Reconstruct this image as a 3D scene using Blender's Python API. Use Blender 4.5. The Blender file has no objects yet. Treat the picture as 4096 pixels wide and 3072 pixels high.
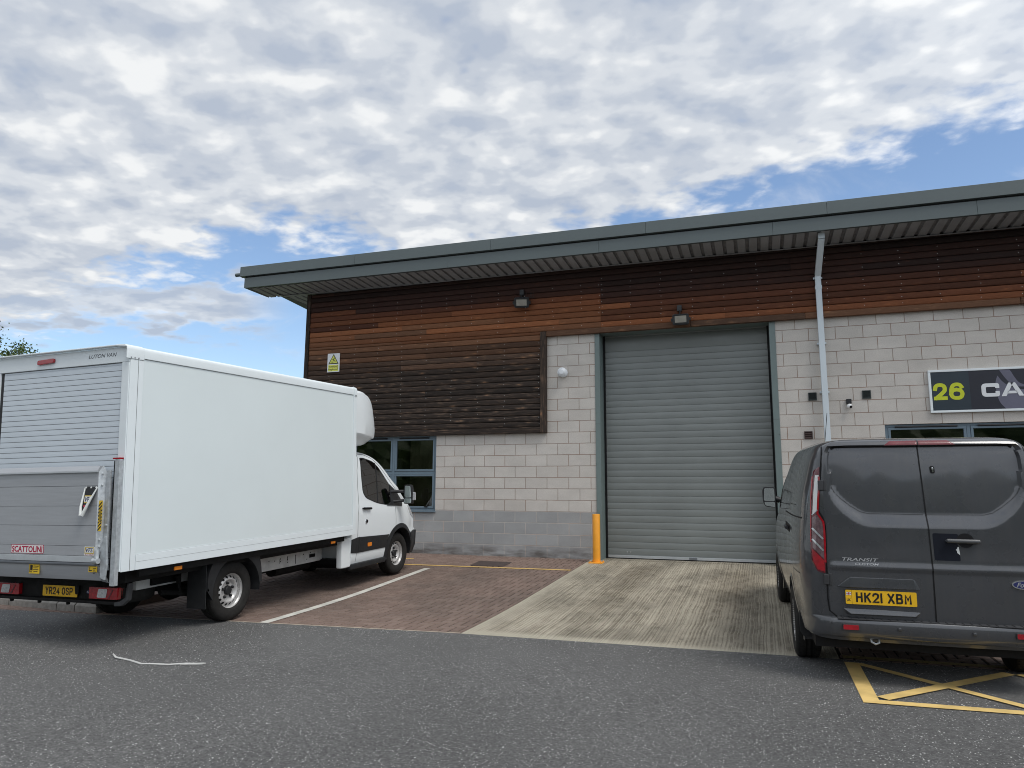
import bpy, bmesh, math, random
from mathutils import Vector, Matrix
from mathutils.bvhtree import BVHTree
from mathutils.geometry import delaunay_2d_cdt
random.seed(7)
R = math.radians
sc = bpy.context.scene
COL = sc.collection
V = Vector

# ------------------------------------------------------------------ ground profile
SS, QQ, KK, WW = 0.0462, 0.0092, 5.0, 1.2
def gz(y):
    if y >= 0: return 0.0
    if y >= -KK + WW: return SS*y
    if y <= -KK - WW: return -SS*KK + QQ*(y+KK)
    t = (-KK + WW - y)/(2*WW)
    return SS*y + (SS-QQ)*WW*t*t
def edge_y(x):                       # where the road meets the paving
    return -6.365 + 0.034*x if x > -0.02 else -6.364 + 0.098*x

# ------------------------------------------------------------------ materials
class N:
    def __init__(s, name):
        s.m = bpy.data.materials.new(name); s.m.use_nodes = True
        s.t = s.m.node_tree; s.p = s.t.nodes['Principled BSDF']
        s._tc = None
    def n(s, typ, **k):
        x = s.t.nodes.new('ShaderNode'+typ)
        for a, b in k.items():
            if hasattr(x, a): setattr(x, a, b)
            else: x.inputs[a].default_value = b
        return x
    def l(s, a, b): s.t.links.new(a, b)
    def co(s, kind='Object', scale=(1,1,1), loc=(0,0,0)):
        if not s._tc: s._tc = s.n('TexCoord')
        mp = s.n('Mapping'); mp.inputs['Scale'].default_value = scale; mp.inputs['Location'].default_value = loc
        s.l(s._tc.outputs[kind], mp.inputs['Vector']); return mp.outputs['Vector']
    def noise(s, co, scale, detail=4, rough=.55, dist=0):
        x = s.n('TexNoise'); x.inputs['Scale'].default_value = scale; x.inputs['Detail'].default_value = detail
        x.inputs['Roughness'].default_value = rough; x.inputs['Distortion'].default_value = dist
        s.l(co, x.inputs['Vector']); return x.outputs['Fac']
    def ramp(s, fac, stops, interp='LINEAR'):
        r = s.n('ValToRGB'); e = r.color_ramp; e.interpolation = interp
        while len(e.elements) < len(stops): e.elements.new(.5)
        for el, (p, c) in zip(e.elements, stops):
            el.position = p; el.color = (c if hasattr(c, '__len__') else (c, c, c)) + ((1,) if not hasattr(c, '__len__') or len(c) == 3 else ())
        s.l(fac, r.inputs['Fac']); return r.outputs['Color']
    def mix(s, a, b, fac, mode='MIX'):
        x = s.n('Mix'); x.data_type = 'RGBA'; x.blend_type = mode
        for sock, v in ((x.inputs[0], fac), (x.inputs[6], a), (x.inputs[7], b)):
            if hasattr(v, 'is_output'): s.l(v, sock)
            else: sock.default_value = v if not hasattr(v, '__len__') else (tuple(v)+(1,))[:4]
        return x.outputs[2]
    def math(s, op, a, b=0.0, c=None):
        x = s.n('Math'); x.operation = op
        for i, v in enumerate((a, b) if c is None else (a, b, c)):
            if hasattr(v, 'is_output'): s.l(v, x.inputs[i])
            else: x.inputs[i].default_value = v
        return x.outputs[0]
    def bump(s, h, strength=.3, dist=.01, nrm=None):
        b = s.n('Bump'); b.inputs['Strength'].default_value = strength; b.inputs['Distance'].default_value = dist
        s.l(h, b.inputs['Height'])
        if nrm: s.l(nrm, b.inputs['Normal'])
        s.l(b.outputs['Normal'], s.p.inputs['Normal']); return b.outputs['Normal']
    def base(s, c):
        if hasattr(c, 'is_output'): s.l(c, s.p.inputs['Base Color'])
        else: s.p.inputs['Base Color'].default_value = (tuple(c)+(1,))[:4]
    def set(s, **k):
        for a, b in k.items():
            i = s.p.inputs[a.replace('_', ' ')]
            if hasattr(b, 'is_output'): s.l(b, i)
            else: i.default_value = b
        return s
def simple(name, c, rough=.5, metal=0, var=.12, vs=6., bump=0, bs=60, coat=0, spec=.5, streak=(1,1,1), rv=.07):
    g = N(name); co = g.co(scale=streak)
    f = g.noise(co, vs, 6, .6)
    lo = tuple(x*(1-var) for x in c); hi = tuple(min(1, x*(1+var)) for x in c)
    g.base(g.ramp(f, [(.3, lo), (.7, hi)]))
    rr = g.ramp(g.noise(co, vs*2.3, 4), [(.3, max(0, rough-rv)), (.7, min(1, rough+rv))])
    g.set(Roughness=rr, Metallic=metal, Coat_Weight=coat, Specular_IOR_Level=spec)
    if coat: g.set(Coat_Roughness=.05)
    if bump: g.bump(g.noise(co, bs, 4), bump, .004)
    return g.m
M = {}
M['white_paint'] = simple('white_vehicle_paint', (.78,.82,.835), .34, var=.012, vs=2, coat=.25, rv=.01)
M['white_grp'] = simple('white_box_panel', (.725,.790,.800), .38, var=.02, vs=1.0, rv=.03)
M['white_trim'] = simple('white_trim', (.77,.825,.845), .36, var=.02, rv=.02)
M['shutter_white'] = simple('white_shutter_slat', (.62,.68,.73), .40, var=.03, vs=1.5, rv=.03)
M['soft_seam'] = simple('soft_seam', (.40,.42,.43), .6, var=.2)
M['seam'] = simple('dark_seam', (.10,.105,.11), .6, var=.2)
M['black'] = simple('matt_black', (.007,.007,.008), .6, var=.3, spec=.25)
M['black_plastic'] = simple('black_plastic', (.020,.021,.023), .5, var=.25, vs=9, bump=.15, spec=.35)
M['rubber'] = simple('tyre_rubber', (.019,.018,.017), .75, var=.3, vs=14, bump=.25, bs=40, spec=.3)
M['chassis_black'] = simple('chassis_black', (.008,.008,.008), .7, var=.4, vs=8, spec=.25)
M['silver_rim'] = simple('painted_steel_rim', (.56,.55,.54), .30, metal=.25, var=.08, vs=9)
M['galv'] = simple('galvanised_steel', (.50,.53,.55), .45, metal=.45, var=.20, vs=25)
M['alu'] = simple('brushed_aluminium', (.43,.445,.465), .42, metal=.3, var=.06, vs=3, streak=(1,1,18))
M['alu_lip'] = simple('aluminium_lip', (.52,.55,.57), .38, metal=.4, var=.08, vs=5)
M['alu_dark'] = simple('aluminium_lower_flap', (.22,.235,.255), .45, metal=.4, var=.1, vs=4)
M['white_rail'] = simple('dirty_white_rail', (.60,.61,.60), .5, var=.18, vs=7)
M['plate_yellow'] = simple('plate_yellow', (.80,.47,.015), .4, var=.06, vs=9)
M['ink'] = simple('black_ink', (.008,.008,.010), .5, var=.1)
M['red_ink'] = simple('red_ink', (.42,.012,.055), .45, var=.08)
M['blue_ink'] = simple('blue_ink', (.016,.022,.11), .45, var=.08)
M['sticker_white'] = simple('sticker_white', (.76,.78,.76), .45, var=.04)
M['sticker_yellow'] = simple('sticker_yellow', (.78,.52,.03), .45, var=.08)
M['sticker_gold'] = simple('sticker_gold', (.55,.40,.09), .45, var=.08)
M['amber'] = simple('amber_lens', (.85,.24,.01), .2, var=.1, coat=.6)
M['red_lens'] = simple('red_lens', (.34,.004,.012), .18, var=.25, vs=30, coat=.8)
M['dark_red_lens'] = simple('dark_red_lens', (.11,.006,.014), .2, var=.25, coat=.8)
M['pink_lens'] = simple('high_brake_lens', (.13,.006,.012), .25, var=.1, coat=.5)
M['clear_lens'] = simple('clear_lens', (.62,.64,.66), .12, metal=.5, var=.3, vs=60, coat=.9)
M['smoke_lens'] = simple('smoked_lens', (.17,.11,.12), .18, metal=.2, var=.35, vs=40, coat=.9)
M['chrome'] = simple('chrome', (.75,.76,.77), .12, metal=1, var=.05)
M['silver_text'] = simple('silver_lettering', (.40,.41,.42), .35, metal=.2, var=.05)
M['mirror'] = simple('mirror_glass', (.62,.68,.68), .03, metal=1, var=.05)
def van_paint():
    g = N('grey_metallic_paint'); co = g.co()
    f = g.noise(g.co(scale=(1.2,1.2,.5)), 2.2, 5); fl = g.noise(co, 900, 1)
    c = g.mix(g.ramp(f, [(.3, (.062,.066,.074)), (.7, (.074,.078,.087))]), g.ramp(fl, [(.45, (.045,.047,.05)), (.7, (.075,.078,.085))]), .35)
    dust = g.ramp(g.noise(g.co(scale=(9,9,1.2)), 3, 6, .65), [(.45, 0.0), (.8, .35)])
    g.base(g.mix(c, (.095,.092,.088), dust))
    g.set(Roughness=g.ramp(g.noise(co, 5, 6), [(.3, .24), (.7, .34)]), Metallic=.3, Coat_Weight=.9, Coat_Roughness=.07); return g.m
M['van_paint'] = van_paint()
M['handle_grey'] = simple('handle_grey', (.085,.088,.092), .4, var=.1)
M['van_plastic'] = simple('grey_bumper_plastic', (.036,.037,.040), .5, var=.15, vs=10, bump=.1)
def glass(name, tint, refl=.9):
    g = N(name); nt = g.t
    tr = g.n('BsdfTransparent'); tr.inputs[0].default_value = tint + (1,)
    gl = g.n('BsdfGlossy'); gl.inputs['Roughness'].default_value = .015; gl.inputs['Color'].default_value = (refl,)*3+(1,)
    fr = g.n('Fresnel'); fr.inputs['IOR'].default_value = 1.52
    f2 = g.math('MULTIPLY_ADD', fr.outputs[0], 1.5, .02)
    mx = g.n('MixShader'); g.l(f2, mx.inputs[0]); g.l(tr.outputs[0], mx.inputs[1]); g.l(gl.outputs[0], mx.inputs[2])
    g.l(mx.outputs[0], nt.nodes['Material Output'].inputs[0]); return g.m
M['pane'] = glass('window_glass', (.50,.51,.48))
M['tint_glass'] = glass('cab_glass', (.38,.42,.40))
M['frame_blue'] = simple('blue_grey_window_frame', (.14,.195,.24), .38, var=.06, vs=4)
M['green_grey'] = simple('green_grey_steel', (.155,.200,.195), .42, var=.05, vs=2)
M['fascia_m'] = simple('grey_green_fascia', (.088,.110,.112), .38, var=.05, vs=.8, streak=(.4,1,3))
M['soffit_m'] = simple('soffit_sheet', (.36,.37,.385), .5, var=.10, vs=3)
M['soffit_groove_shade'] = simple('soffit_groove_shade', (.22,.225,.235), .6, var=.25, vs=12)  # same sheet as the soffit, with the groove shade painted in as a darker tone
M['pipe'] = simple('pale_grey_downpipe', (.60,.665,.705), .42, var=.05, vs=2.5, streak=(1,1,.3))
M['slat'] = simple('grey_green_slat', (.205,.222,.216), .36, var=.09, vs=.9)
M['slat_gap'] = simple('slat_gap', (.09,.10,.10), .6, var=.2)
M['bollard_y'] = simple('yellow_orange_powder_coat', (.86,.36,.028), .38, var=.08, vs=6, bump=.05)
M['vent_dark'] = simple('dark_louvre', (.040,.050,.050), .5, var=.2, vs=20)
M['vent_brown'] = simple('brown_louvre', (.050,.026,.022), .5, var=.2, vs=20)
M['lamp_body'] = simple('floodlight_body', (.022,.024,.026), .5, var=.2, vs=20)
M['lamp_glass'] = simple('floodlight_glass', (.30,.285,.245), .15, var=.12, vs=14, coat=.6)
M['white_gloss'] = simple('white_cowl', (.74,.77,.80), .4, var=.06, vs=12)
M['cam_white'] = simple('camera_white', (.78,.78,.78), .3, var=.03)
M['sign_teal'] = simple('sign_teal', (.016,.030,.042), .4, var=.05)
M['sign_navy'] = simple('sign_navy', (.014,.015,.026), .4, var=.05)
M['sign_lilac'] = simple('sign_lilac', (.125,.125,.175), .4, var=.12, vs=2)
M['sign_white'] = simple('sign_white', (.74,.76,.78), .4, var=.03)
M['sign_lime'] = simple('sign_lime', (.56,.62,.02), .4, var=.04)
M['warn_yellow'] = simple('warning_yellow', (.68,.70,.12), .45, var=.05)
M['nail'] = simple('galvanised_nail', (.75,.75,.74), .35, metal=.3, var=.1)
M['blind'] = simple('vertical_blind', (.62,.57,.42), .7, var=.15, vs=2, streak=(14,14,.3))
M['room'] = simple('dark_room', (.05,.052,.05), .8, var=.3)
M['paper'] = simple('white_board', (.55,.62,.58), .6, var=.1)
M['kerb'] = simple('kerb_concrete', (.27,.25,.225), .85, var=.3, vs=12, bump=.4)
M['cover'] = simple('cast_iron_cover', (.055,.038,.034), .65, var=.35, vs=15, bump=.4, bs=90)
M['strap'] = simple('white_strap', (.50,.50,.48), .5, var=.12, vs=20)
M['bark'] = simple('bark', (.07,.055,.045), .9, var=.3, vs=10)
M['grass_far'] = simple('verge_grass', (.06,.08,.03), .9, var=.3, vs=.5)
M['roof_m'] = simple('roof_sheet', (.12,.14,.145), .5, var=.06)
M['debris'] = simple('debris', (.5,.47,.42), .8, var=.2)
def leaf_mat():
    g = N('leaf'); a = g.n('Attribute'); a.attribute_name = 'tone'
    g.base(g.ramp(a.outputs['Fac'], [(0, (.030,.055,.012)), (.6, (.065,.105,.022)), (1, (.12,.16,.04))])); g.set(Roughness=.55, Transmission_Weight=.0); return g.m
M['leaf'] = leaf_mat()
def blocks(name, dx, cols, mort, z_dirty=False):
    g = N(name); co = g.co(loc=(.225-dx, 0, 0))
    sx = g.n('SeparateXYZ'); g.l(co, sx.inputs[0]); cx = g.n('CombineXYZ'); g.l(sx.outputs[0], cx.inputs[0]); g.l(sx.outputs[2], cx.inputs[1])
    wob = g.noise(g.co(), 9, 3)
    v2 = g.n('VectorMath'); v2.operation = 'ADD'; g.l(cx.outputs[0], v2.inputs[0])
    wc = g.n('CombineXYZ'); w = g.math('MULTIPLY', g.math('SUBTRACT', wob, .5), .010); g.l(w, wc.inputs[0]); g.l(w, wc.inputs[1]); g.l(wc.outputs[0], v2.inputs[1])
    b = g.n('TexBrick'); b.offset = .5; b.offset_frequency = 2
    b.inputs['Scale'].default_value = 1; b.inputs['Brick Width'].default_value = .45; b.inputs['Row Height'].default_value = .225
    b.inputs['Mortar Size'].default_value = .0065; b.inputs['Mortar Smooth'].default_value = .25; b.inputs['Bias'].default_value = 0
    b.inputs['Color1'].default_value = cols[0]+(1,); b.inputs['Color2'].default_value = cols[1]+(1,); b.inputs['Mortar'].default_value = mort+(1,)
    g.l(v2.outputs[0], b.inputs['Vector'])
    fine = g.noise(g.co(), 130, 4, .75); big = g.noise(g.co(scale=(1,1,2)), 1.6, 5, .6)
    c = g.mix(b.outputs['Color'], g.ramp(fine, [(.32, .52), (.55, 1.0), (.75, 1.12)]), .8, 'MULTIPLY')
    c = g.mix(c, g.ramp(big, [(.3, .86), (.7, 1.08)]), .8, 'MULTIPLY')
    # mortar tint varies from grey to brick-coloured
    mt = g.mix((1.0,1.0,1.0), (1.0,.84,.75), g.ramp(g.noise(g.co(), 2.3, 3), [(.42, 0.0), (.6, 1.0)]))
    c = g.mix(c, g.mix(c, mt, 1.0, 'MULTIPLY'), b.outputs['Fac'])
    if z_dirty:       # splash staining and salts on the bottom course
        st = g.math('MULTIPLY', g.ramp(g.noise(g.co(scale=(1,1,4)), 2.5, 5), [(.35, 0.0), (.65, 1.0)]), g.ramp(sx.outputs[2], [(.10, 1.0), (.26, 0.0)]))
        c = g.mix(c, (.085,.068,.058), g.math('MULTIPLY', st, .75))
        top = g.math('MULTIPLY', g.ramp(g.noise(g.co(scale=(1,1,3)), 3.5, 4), [(.52, 0.0), (.72, .35)]), g.ramp(sx.outputs[2], [(.12, 0.0), (.18, 1.0), (.25, 1.0), (.30, 0.0)]))
        c = g.mix(c, (.42,.42,.41), top)
    g.base(c); g.set(Roughness=.9, Specular_IOR_Level=.25)
    h = g.math('ADD', g.math('MULTIPLY', b.outputs['Fac'], -1.0), g.math('MULTIPLY', fine, .35))
    g.bump(h, .5, .006); return g.m
LT = ((.605,.565,.520), (.660,.622,.575)); LM = (.33,.275,.235)
M['block_l'] = blocks('light_block_left', 0.0, LT, LM)
M['block_r'] = blocks('light_block_right', 3.646, LT, LM)
M['plinth_l'] = blocks('dark_block_left', 0.0, ((.375,.380,.380), (.435,.440,.440)), (.56,.53,.50), True)
M['plinth_r'] = blocks('dark_block_right', 3.646, ((.375,.380,.380), (.435,.440,.440)), (.56,.53,.50), True)
def wood(name, vertical=False, trim=False):
    g = N(name); a = g.n('Attribute'); a.attribute_name = 'tone'; ax = g.n('Attribute'); ax.attribute_name = 'wear'
    s = (1.4,1,26) if not vertical else (26,1,1.4)
    off = g.n('CombineXYZ'); g.l(g.math('MULTIPLY', a.outputs['Fac'], 53.0), off.inputs[0]); g.l(g.math('MULTIPLY', a.outputs['Fac'], 31.0), off.inputs[2])
    ad = g.n('VectorMath'); ad.operation = 'ADD'; g.l(g.co(scale=s), ad.inputs[0]); g.l(off.outputs[0], ad.inputs[1])
    grain = g.noise(ad.outputs[0], 2.6, 7, .62, .6)
    fine = g.noise(ad.outputs[0], 11, 5, .6)
    # knots
    ad2 = g.n('VectorMath'); ad2.operation = 'ADD'; g.l(g.co(scale=(2.6,.6,9) if not vertical else (9,.6,2.6)), ad2.inputs[0]); g.l(off.outputs[0], ad2.inputs[1])
    vo = g.n('TexVoronoi'); vo.inputs['Scale'].default_value = 1.0; vo.inputs['Randomness'].default_value = 1.0; g.l(ad2.outputs[0], vo.inputs['Vector'])
    wl = g.noise(ad2.outputs[0], 6, 3)
    kd = g.math('ADD', vo.outputs['Distance'], g.math('MULTIPLY', g.math('SUBTRACT', wl, .5), .22))
    knot = g.ramp(kd, [(.045, 1.0), (.085, .75), (.13, 0.0)])
    flame = g.ramp(kd, [(.10, .38), (.30, 0.0)])
    # wear 0 = kept red-brown with the eave shade painted in, .5 = bleached orange, 1 = weathered dark
    stain_shade = g.ramp(ax.outputs['Fac'], [(0, (.020,.009,.007)), (.20, (.040,.015,.010)), (.32, (.105,.034,.015)), (.44, (.230,.080,.030)), (.54, (.175,.078,.038)), (.64, (.070,.040,.026)), (.8, (.036,.025,.019)), (1, (.022,.0160,.0130))])
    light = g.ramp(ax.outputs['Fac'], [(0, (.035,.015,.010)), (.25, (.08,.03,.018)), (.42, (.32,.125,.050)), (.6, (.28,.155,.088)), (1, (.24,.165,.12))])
    c = g.mix(stain_shade, light, g.ramp(grain, [(.53, 0.0), (.72, .60)]))
    c = g.mix(c, light, flame); 
    c = g.mix(c, g.mix(light, (1.0,.86,.70), 1.0, 'MULTIPLY'), knot)
    c = g.mix(c, g.ramp(fine, [(.3, .55), (.6, 1.08)]), .8, 'MULTIPLY')
    c = g.mix(c, g.ramp(a.outputs['Fac'], [(0, .62), (.5, 1.0), (1, 1.35)]), 1.0, 'MULTIPLY')
    g.base(c); g.set(Roughness=.72, Specular_IOR_Level=.3)
    g.bump(g.math('ADD', fine, g.math('MULTIPLY', grain, .7)), .35, .006); return g.m
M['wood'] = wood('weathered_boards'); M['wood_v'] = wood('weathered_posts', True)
def asphalt():
    g = N('asphalt'); co = g.co()
    f = g.noise(co, 52, 6, .85); big = g.noise(co, .55, 5, .6); mid = g.noise(co, 18, 4)
    c = g.ramp(f, [(.33, (.042,.042,.043)), (.50, (.110,.109,.107)), (.67, (.215,.212,.207))])
    c = g.mix(c, g.ramp(big, [(.3, .86), (.7, 1.14)]), 1.0, 'MULTIPLY')
    c = g.mix(c, g.ramp(mid, [(.3, .86), (.7, 1.12)]), .8, 'MULTIPLY')
    # rusty patch and pale stone chips
    chips = None
    for sc_, th, seed in ((44, .085, 0.0), (23, .062, 7.3), (75, .10, 3.1)):
        vo = g.n('TexVoronoi'); vo.inputs['Scale'].default_value = sc_; g.l(g.co(loc=(seed, seed*.7, 0), scale=(1,1,0)), vo.inputs['Vector'])
        sel = g.n('SeparateColor'); g.l(vo.outputs['Color'], sel.inputs[0])
        k = g.math('MULTIPLY', g.math('LESS_THAN', g.math('MULTIPLY_ADD', g.math('SUBTRACT', mid, .5), .12, vo.outputs['Distance']), th*2.2), g.math('GREATER_THAN', sel.outputs[0], .80))
        chips = k if chips is None else g.math('MAXIMUM', chips, k)
    c = g.mix(c, (.78,.78,.75), g.math('MULTIPLY', chips, .95))
    g.base(c); g.set(Roughness=.85, Specular_IOR_Level=.3)
    g.bump(g.math('ADD', f, g.math('MULTIPLY', chips, .5)), .8, .012); return g.m
M['asphalt'] = asphalt()
def concrete():
    g = N('brushed_concrete'); co = g.co()
    wv = g.noise(g.co(scale=(.5,.9,1)), 1.4, 3)
    wob = g.n('CombineXYZ'); g.l(g.math('MULTIPLY', g.math('SUBTRACT', wv, .5), .06), wob.inputs[0])
    va = g.n('VectorMath'); va.operation = 'ADD'; g.l(co, va.inputs[0]); g.l(wob.outputs[0], va.inputs[1])
    def mp(sc_):
        m_ = g.n('Mapping'); m_.inputs['Scale'].default_value = sc_; g.l(va.outputs[0], m_.inputs['Vector']); return m_.outputs['Vector']
    ln = g.noise(mp((30,.16,1)), 1.0, 3, .6); brk = g.noise(mp((9,3.4,1)), 1.0, 6, .78)
    big = g.noise(g.co(scale=(1.1,.55,1)), 1.4, 6, .62); fine = g.noise(co, 70, 4, .75)
    sxx = g.n('SeparateXYZ'); g.l(va.outputs[0], sxx.inputs[0])
    tine = g.math('MULTIPLY_ADD', g.math('SINE', g.math('ADD', g.math('MULTIPLY', sxx.outputs[0], 6.2832/.040), g.math('MULTIPLY', ln, 16.0))), .5, .5)
    groove = g.ramp(g.math('ADD', g.math('MULTIPLY', tine, .55), g.math('MULTIPLY', ln, .55)), [(.22, 0.0), (.50, .65), (.80, 1.0)])
    c = g.mix((.195,.168,.128), (.425,.385,.305), groove)
    c = g.mix(c, (.36,.325,.26), g.ramp(brk, [(.47, 0.0), (.60, .85)]))
    c = g.mix(c, (.20,.175,.14), g.ramp(brk, [(.34, .75), (.46, 0.0)]))
    c = g.mix(c, g.ramp(fine, [(.3, .72), (.6, 1.06)]), .8, 'MULTIPLY')
    c = g.mix(c, g.ramp(big, [(.36, .62), (.60, 1.08)]), .95, 'MULTIPLY')
    sx = g.n('SeparateXYZ'); g.l(co, sx.inputs[0])
    band = g.math('MAXIMUM', g.ramp(g.math('ABSOLUTE', g.math('SUBTRACT', sx.outputs[0], 1.1)), [(.05, 1.0), (.5, 0.0)]), g.ramp(g.math('ABSOLUTE', g.math('SUBTRACT', sx.outputs[0], 2.75)), [(.05, 1.0), (.6, 0.0)]))
    far = g.ramp(g.math('MULTIPLY', sx.outputs[1], -.1), [(.02, 0.2), (.10, 1.0), (.40, .75), (.62, .0)])
    c = g.mix(c, g.mix(c, (.58,.55,.52), 1.0, 'MULTIPLY'), g.math('MULTIPLY', g.math('MULTIPLY', band, far), g.ramp(brk, [(.35, 1.0), (.70, .45)])))
    marg = g.math('MAXIMUM', g.ramp(g.math('ADD', g.math('ADD', sx.outputs[1], 6.30), g.math('MULTIPLY', g.math('SUBTRACT', brk, .5), .25)), [(.08, 1.0), (.24, 0.0)]), g.ramp(g.math('ADD', g.math('ABSOLUTE', g.math('ADD', sx.outputs[0], .02)), g.math('MULTIPLY', g.math('SUBTRACT', brk, .5), .4)), [(.04, .8), (.22, 0.0)]))
    c = g.mix(c, g.mix((.43,.395,.315), g.ramp(fine, [(.3, .78), (.65, 1.1)]), .8, 'MULTIPLY'), g.math('MULTIPLY', marg, .85))
    g.base(c); g.set(Roughness=.92, Specular_IOR_Level=.2)
    g.bump(groove, .5, .012); return g.m
M['concrete'] = concrete()
def paver(name, tint=None):
    g = N(name); co = g.co(); a = g.n('Attribute'); a.attribute_name = 'tone'
    c = g.ramp(a.outputs['Fac'], [(0, (.205,.145,.120)), (.5, (.232,.165,.137)), (1, (.258,.187,.156))])
    fine = g.noise(co, 160, 4, .75); big = g.noise(co, .8, 5, .6)
    c = g.mix(c, g.ramp(fine, [(.32, .62), (.58, 1.0), (.78, 1.4)]), .85, 'MULTIPLY')
    # oil and traffic grime, cleaner strip along the wall
    sx = g.n('SeparateXYZ'); g.l(co, sx.inputs[0])
    gr = g.math('MULTIPLY', g.ramp(big, [(.34, .15), (.62, .85)]), g.ramp(g.math('MULTIPLY', sx.outputs[1], -.1), [(.10, .2), (.17, 1.0), (.55, .85), (.63, .3)]))
    c = g.mix(c, g.mix(c, (.60,.66,.68), 1.0, 'MULTIPLY'), gr)
    if tint:
        wn = g.math('MULTIPLY', g.ramp(g.noise(co, 14, 5, .7), [(.34, 0.0), (.46, .85)]), 1.0)
        c = g.mix(c, tint, wn)
    g.base(c); g.set(Roughness=.88, Specular_IOR_Level=.25)
    g.bump(fine, .35, .006); return g.m
M['paver'] = paver('brick_paver'); M['paver_y'] = paver('yellow_painted_paver', (.50,.33,.07))
M['joint'] = simple('paver_joint', (.022,.017,.014), .95, var=.3, vs=9)
def worn_paint(name, c, thr=.36, under=None):
    g = N(name); co = g.co(); f = g.noise(co, 60, 5, .75); b = g.noise(co, 5, 4)
    col = g.mix(c, tuple(x*.72 for x in c), g.ramp(b, [(.35, 0.0), (.7, 1.0)]))
    ch = g.ramp(g.math('MULTIPLY_ADD', b, .25, f), [(thr, 0.0), (thr+.06, 1.0)])
    tr = g.n('BsdfTransparent'); mx = g.n('MixShader'); g.l(ch, mx.inputs[0]); g.l(tr.outputs[0], mx.inputs[1]); g.l(g.p.outputs[0], mx.inputs[2])
    g.l(mx.outputs[0], g.t.nodes['Material Output'].inputs[0])
    g.base(col); g.set(Roughness=.75); g.bump(f, .4, .006); return g.m
M['line_white'] = worn_paint('white_line_paint', (.66,.64,.58), .30)
M['line_yellow'] = worn_paint('yellow_line_paint', (.72,.47,.15), .30)
M['line_old'] = worn_paint('old_yellow_line', (.42,.32,.12), .50)
M['hatch'] = worn_paint('yellow_hatch_paint', (.78,.55,.20), .35)

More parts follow.
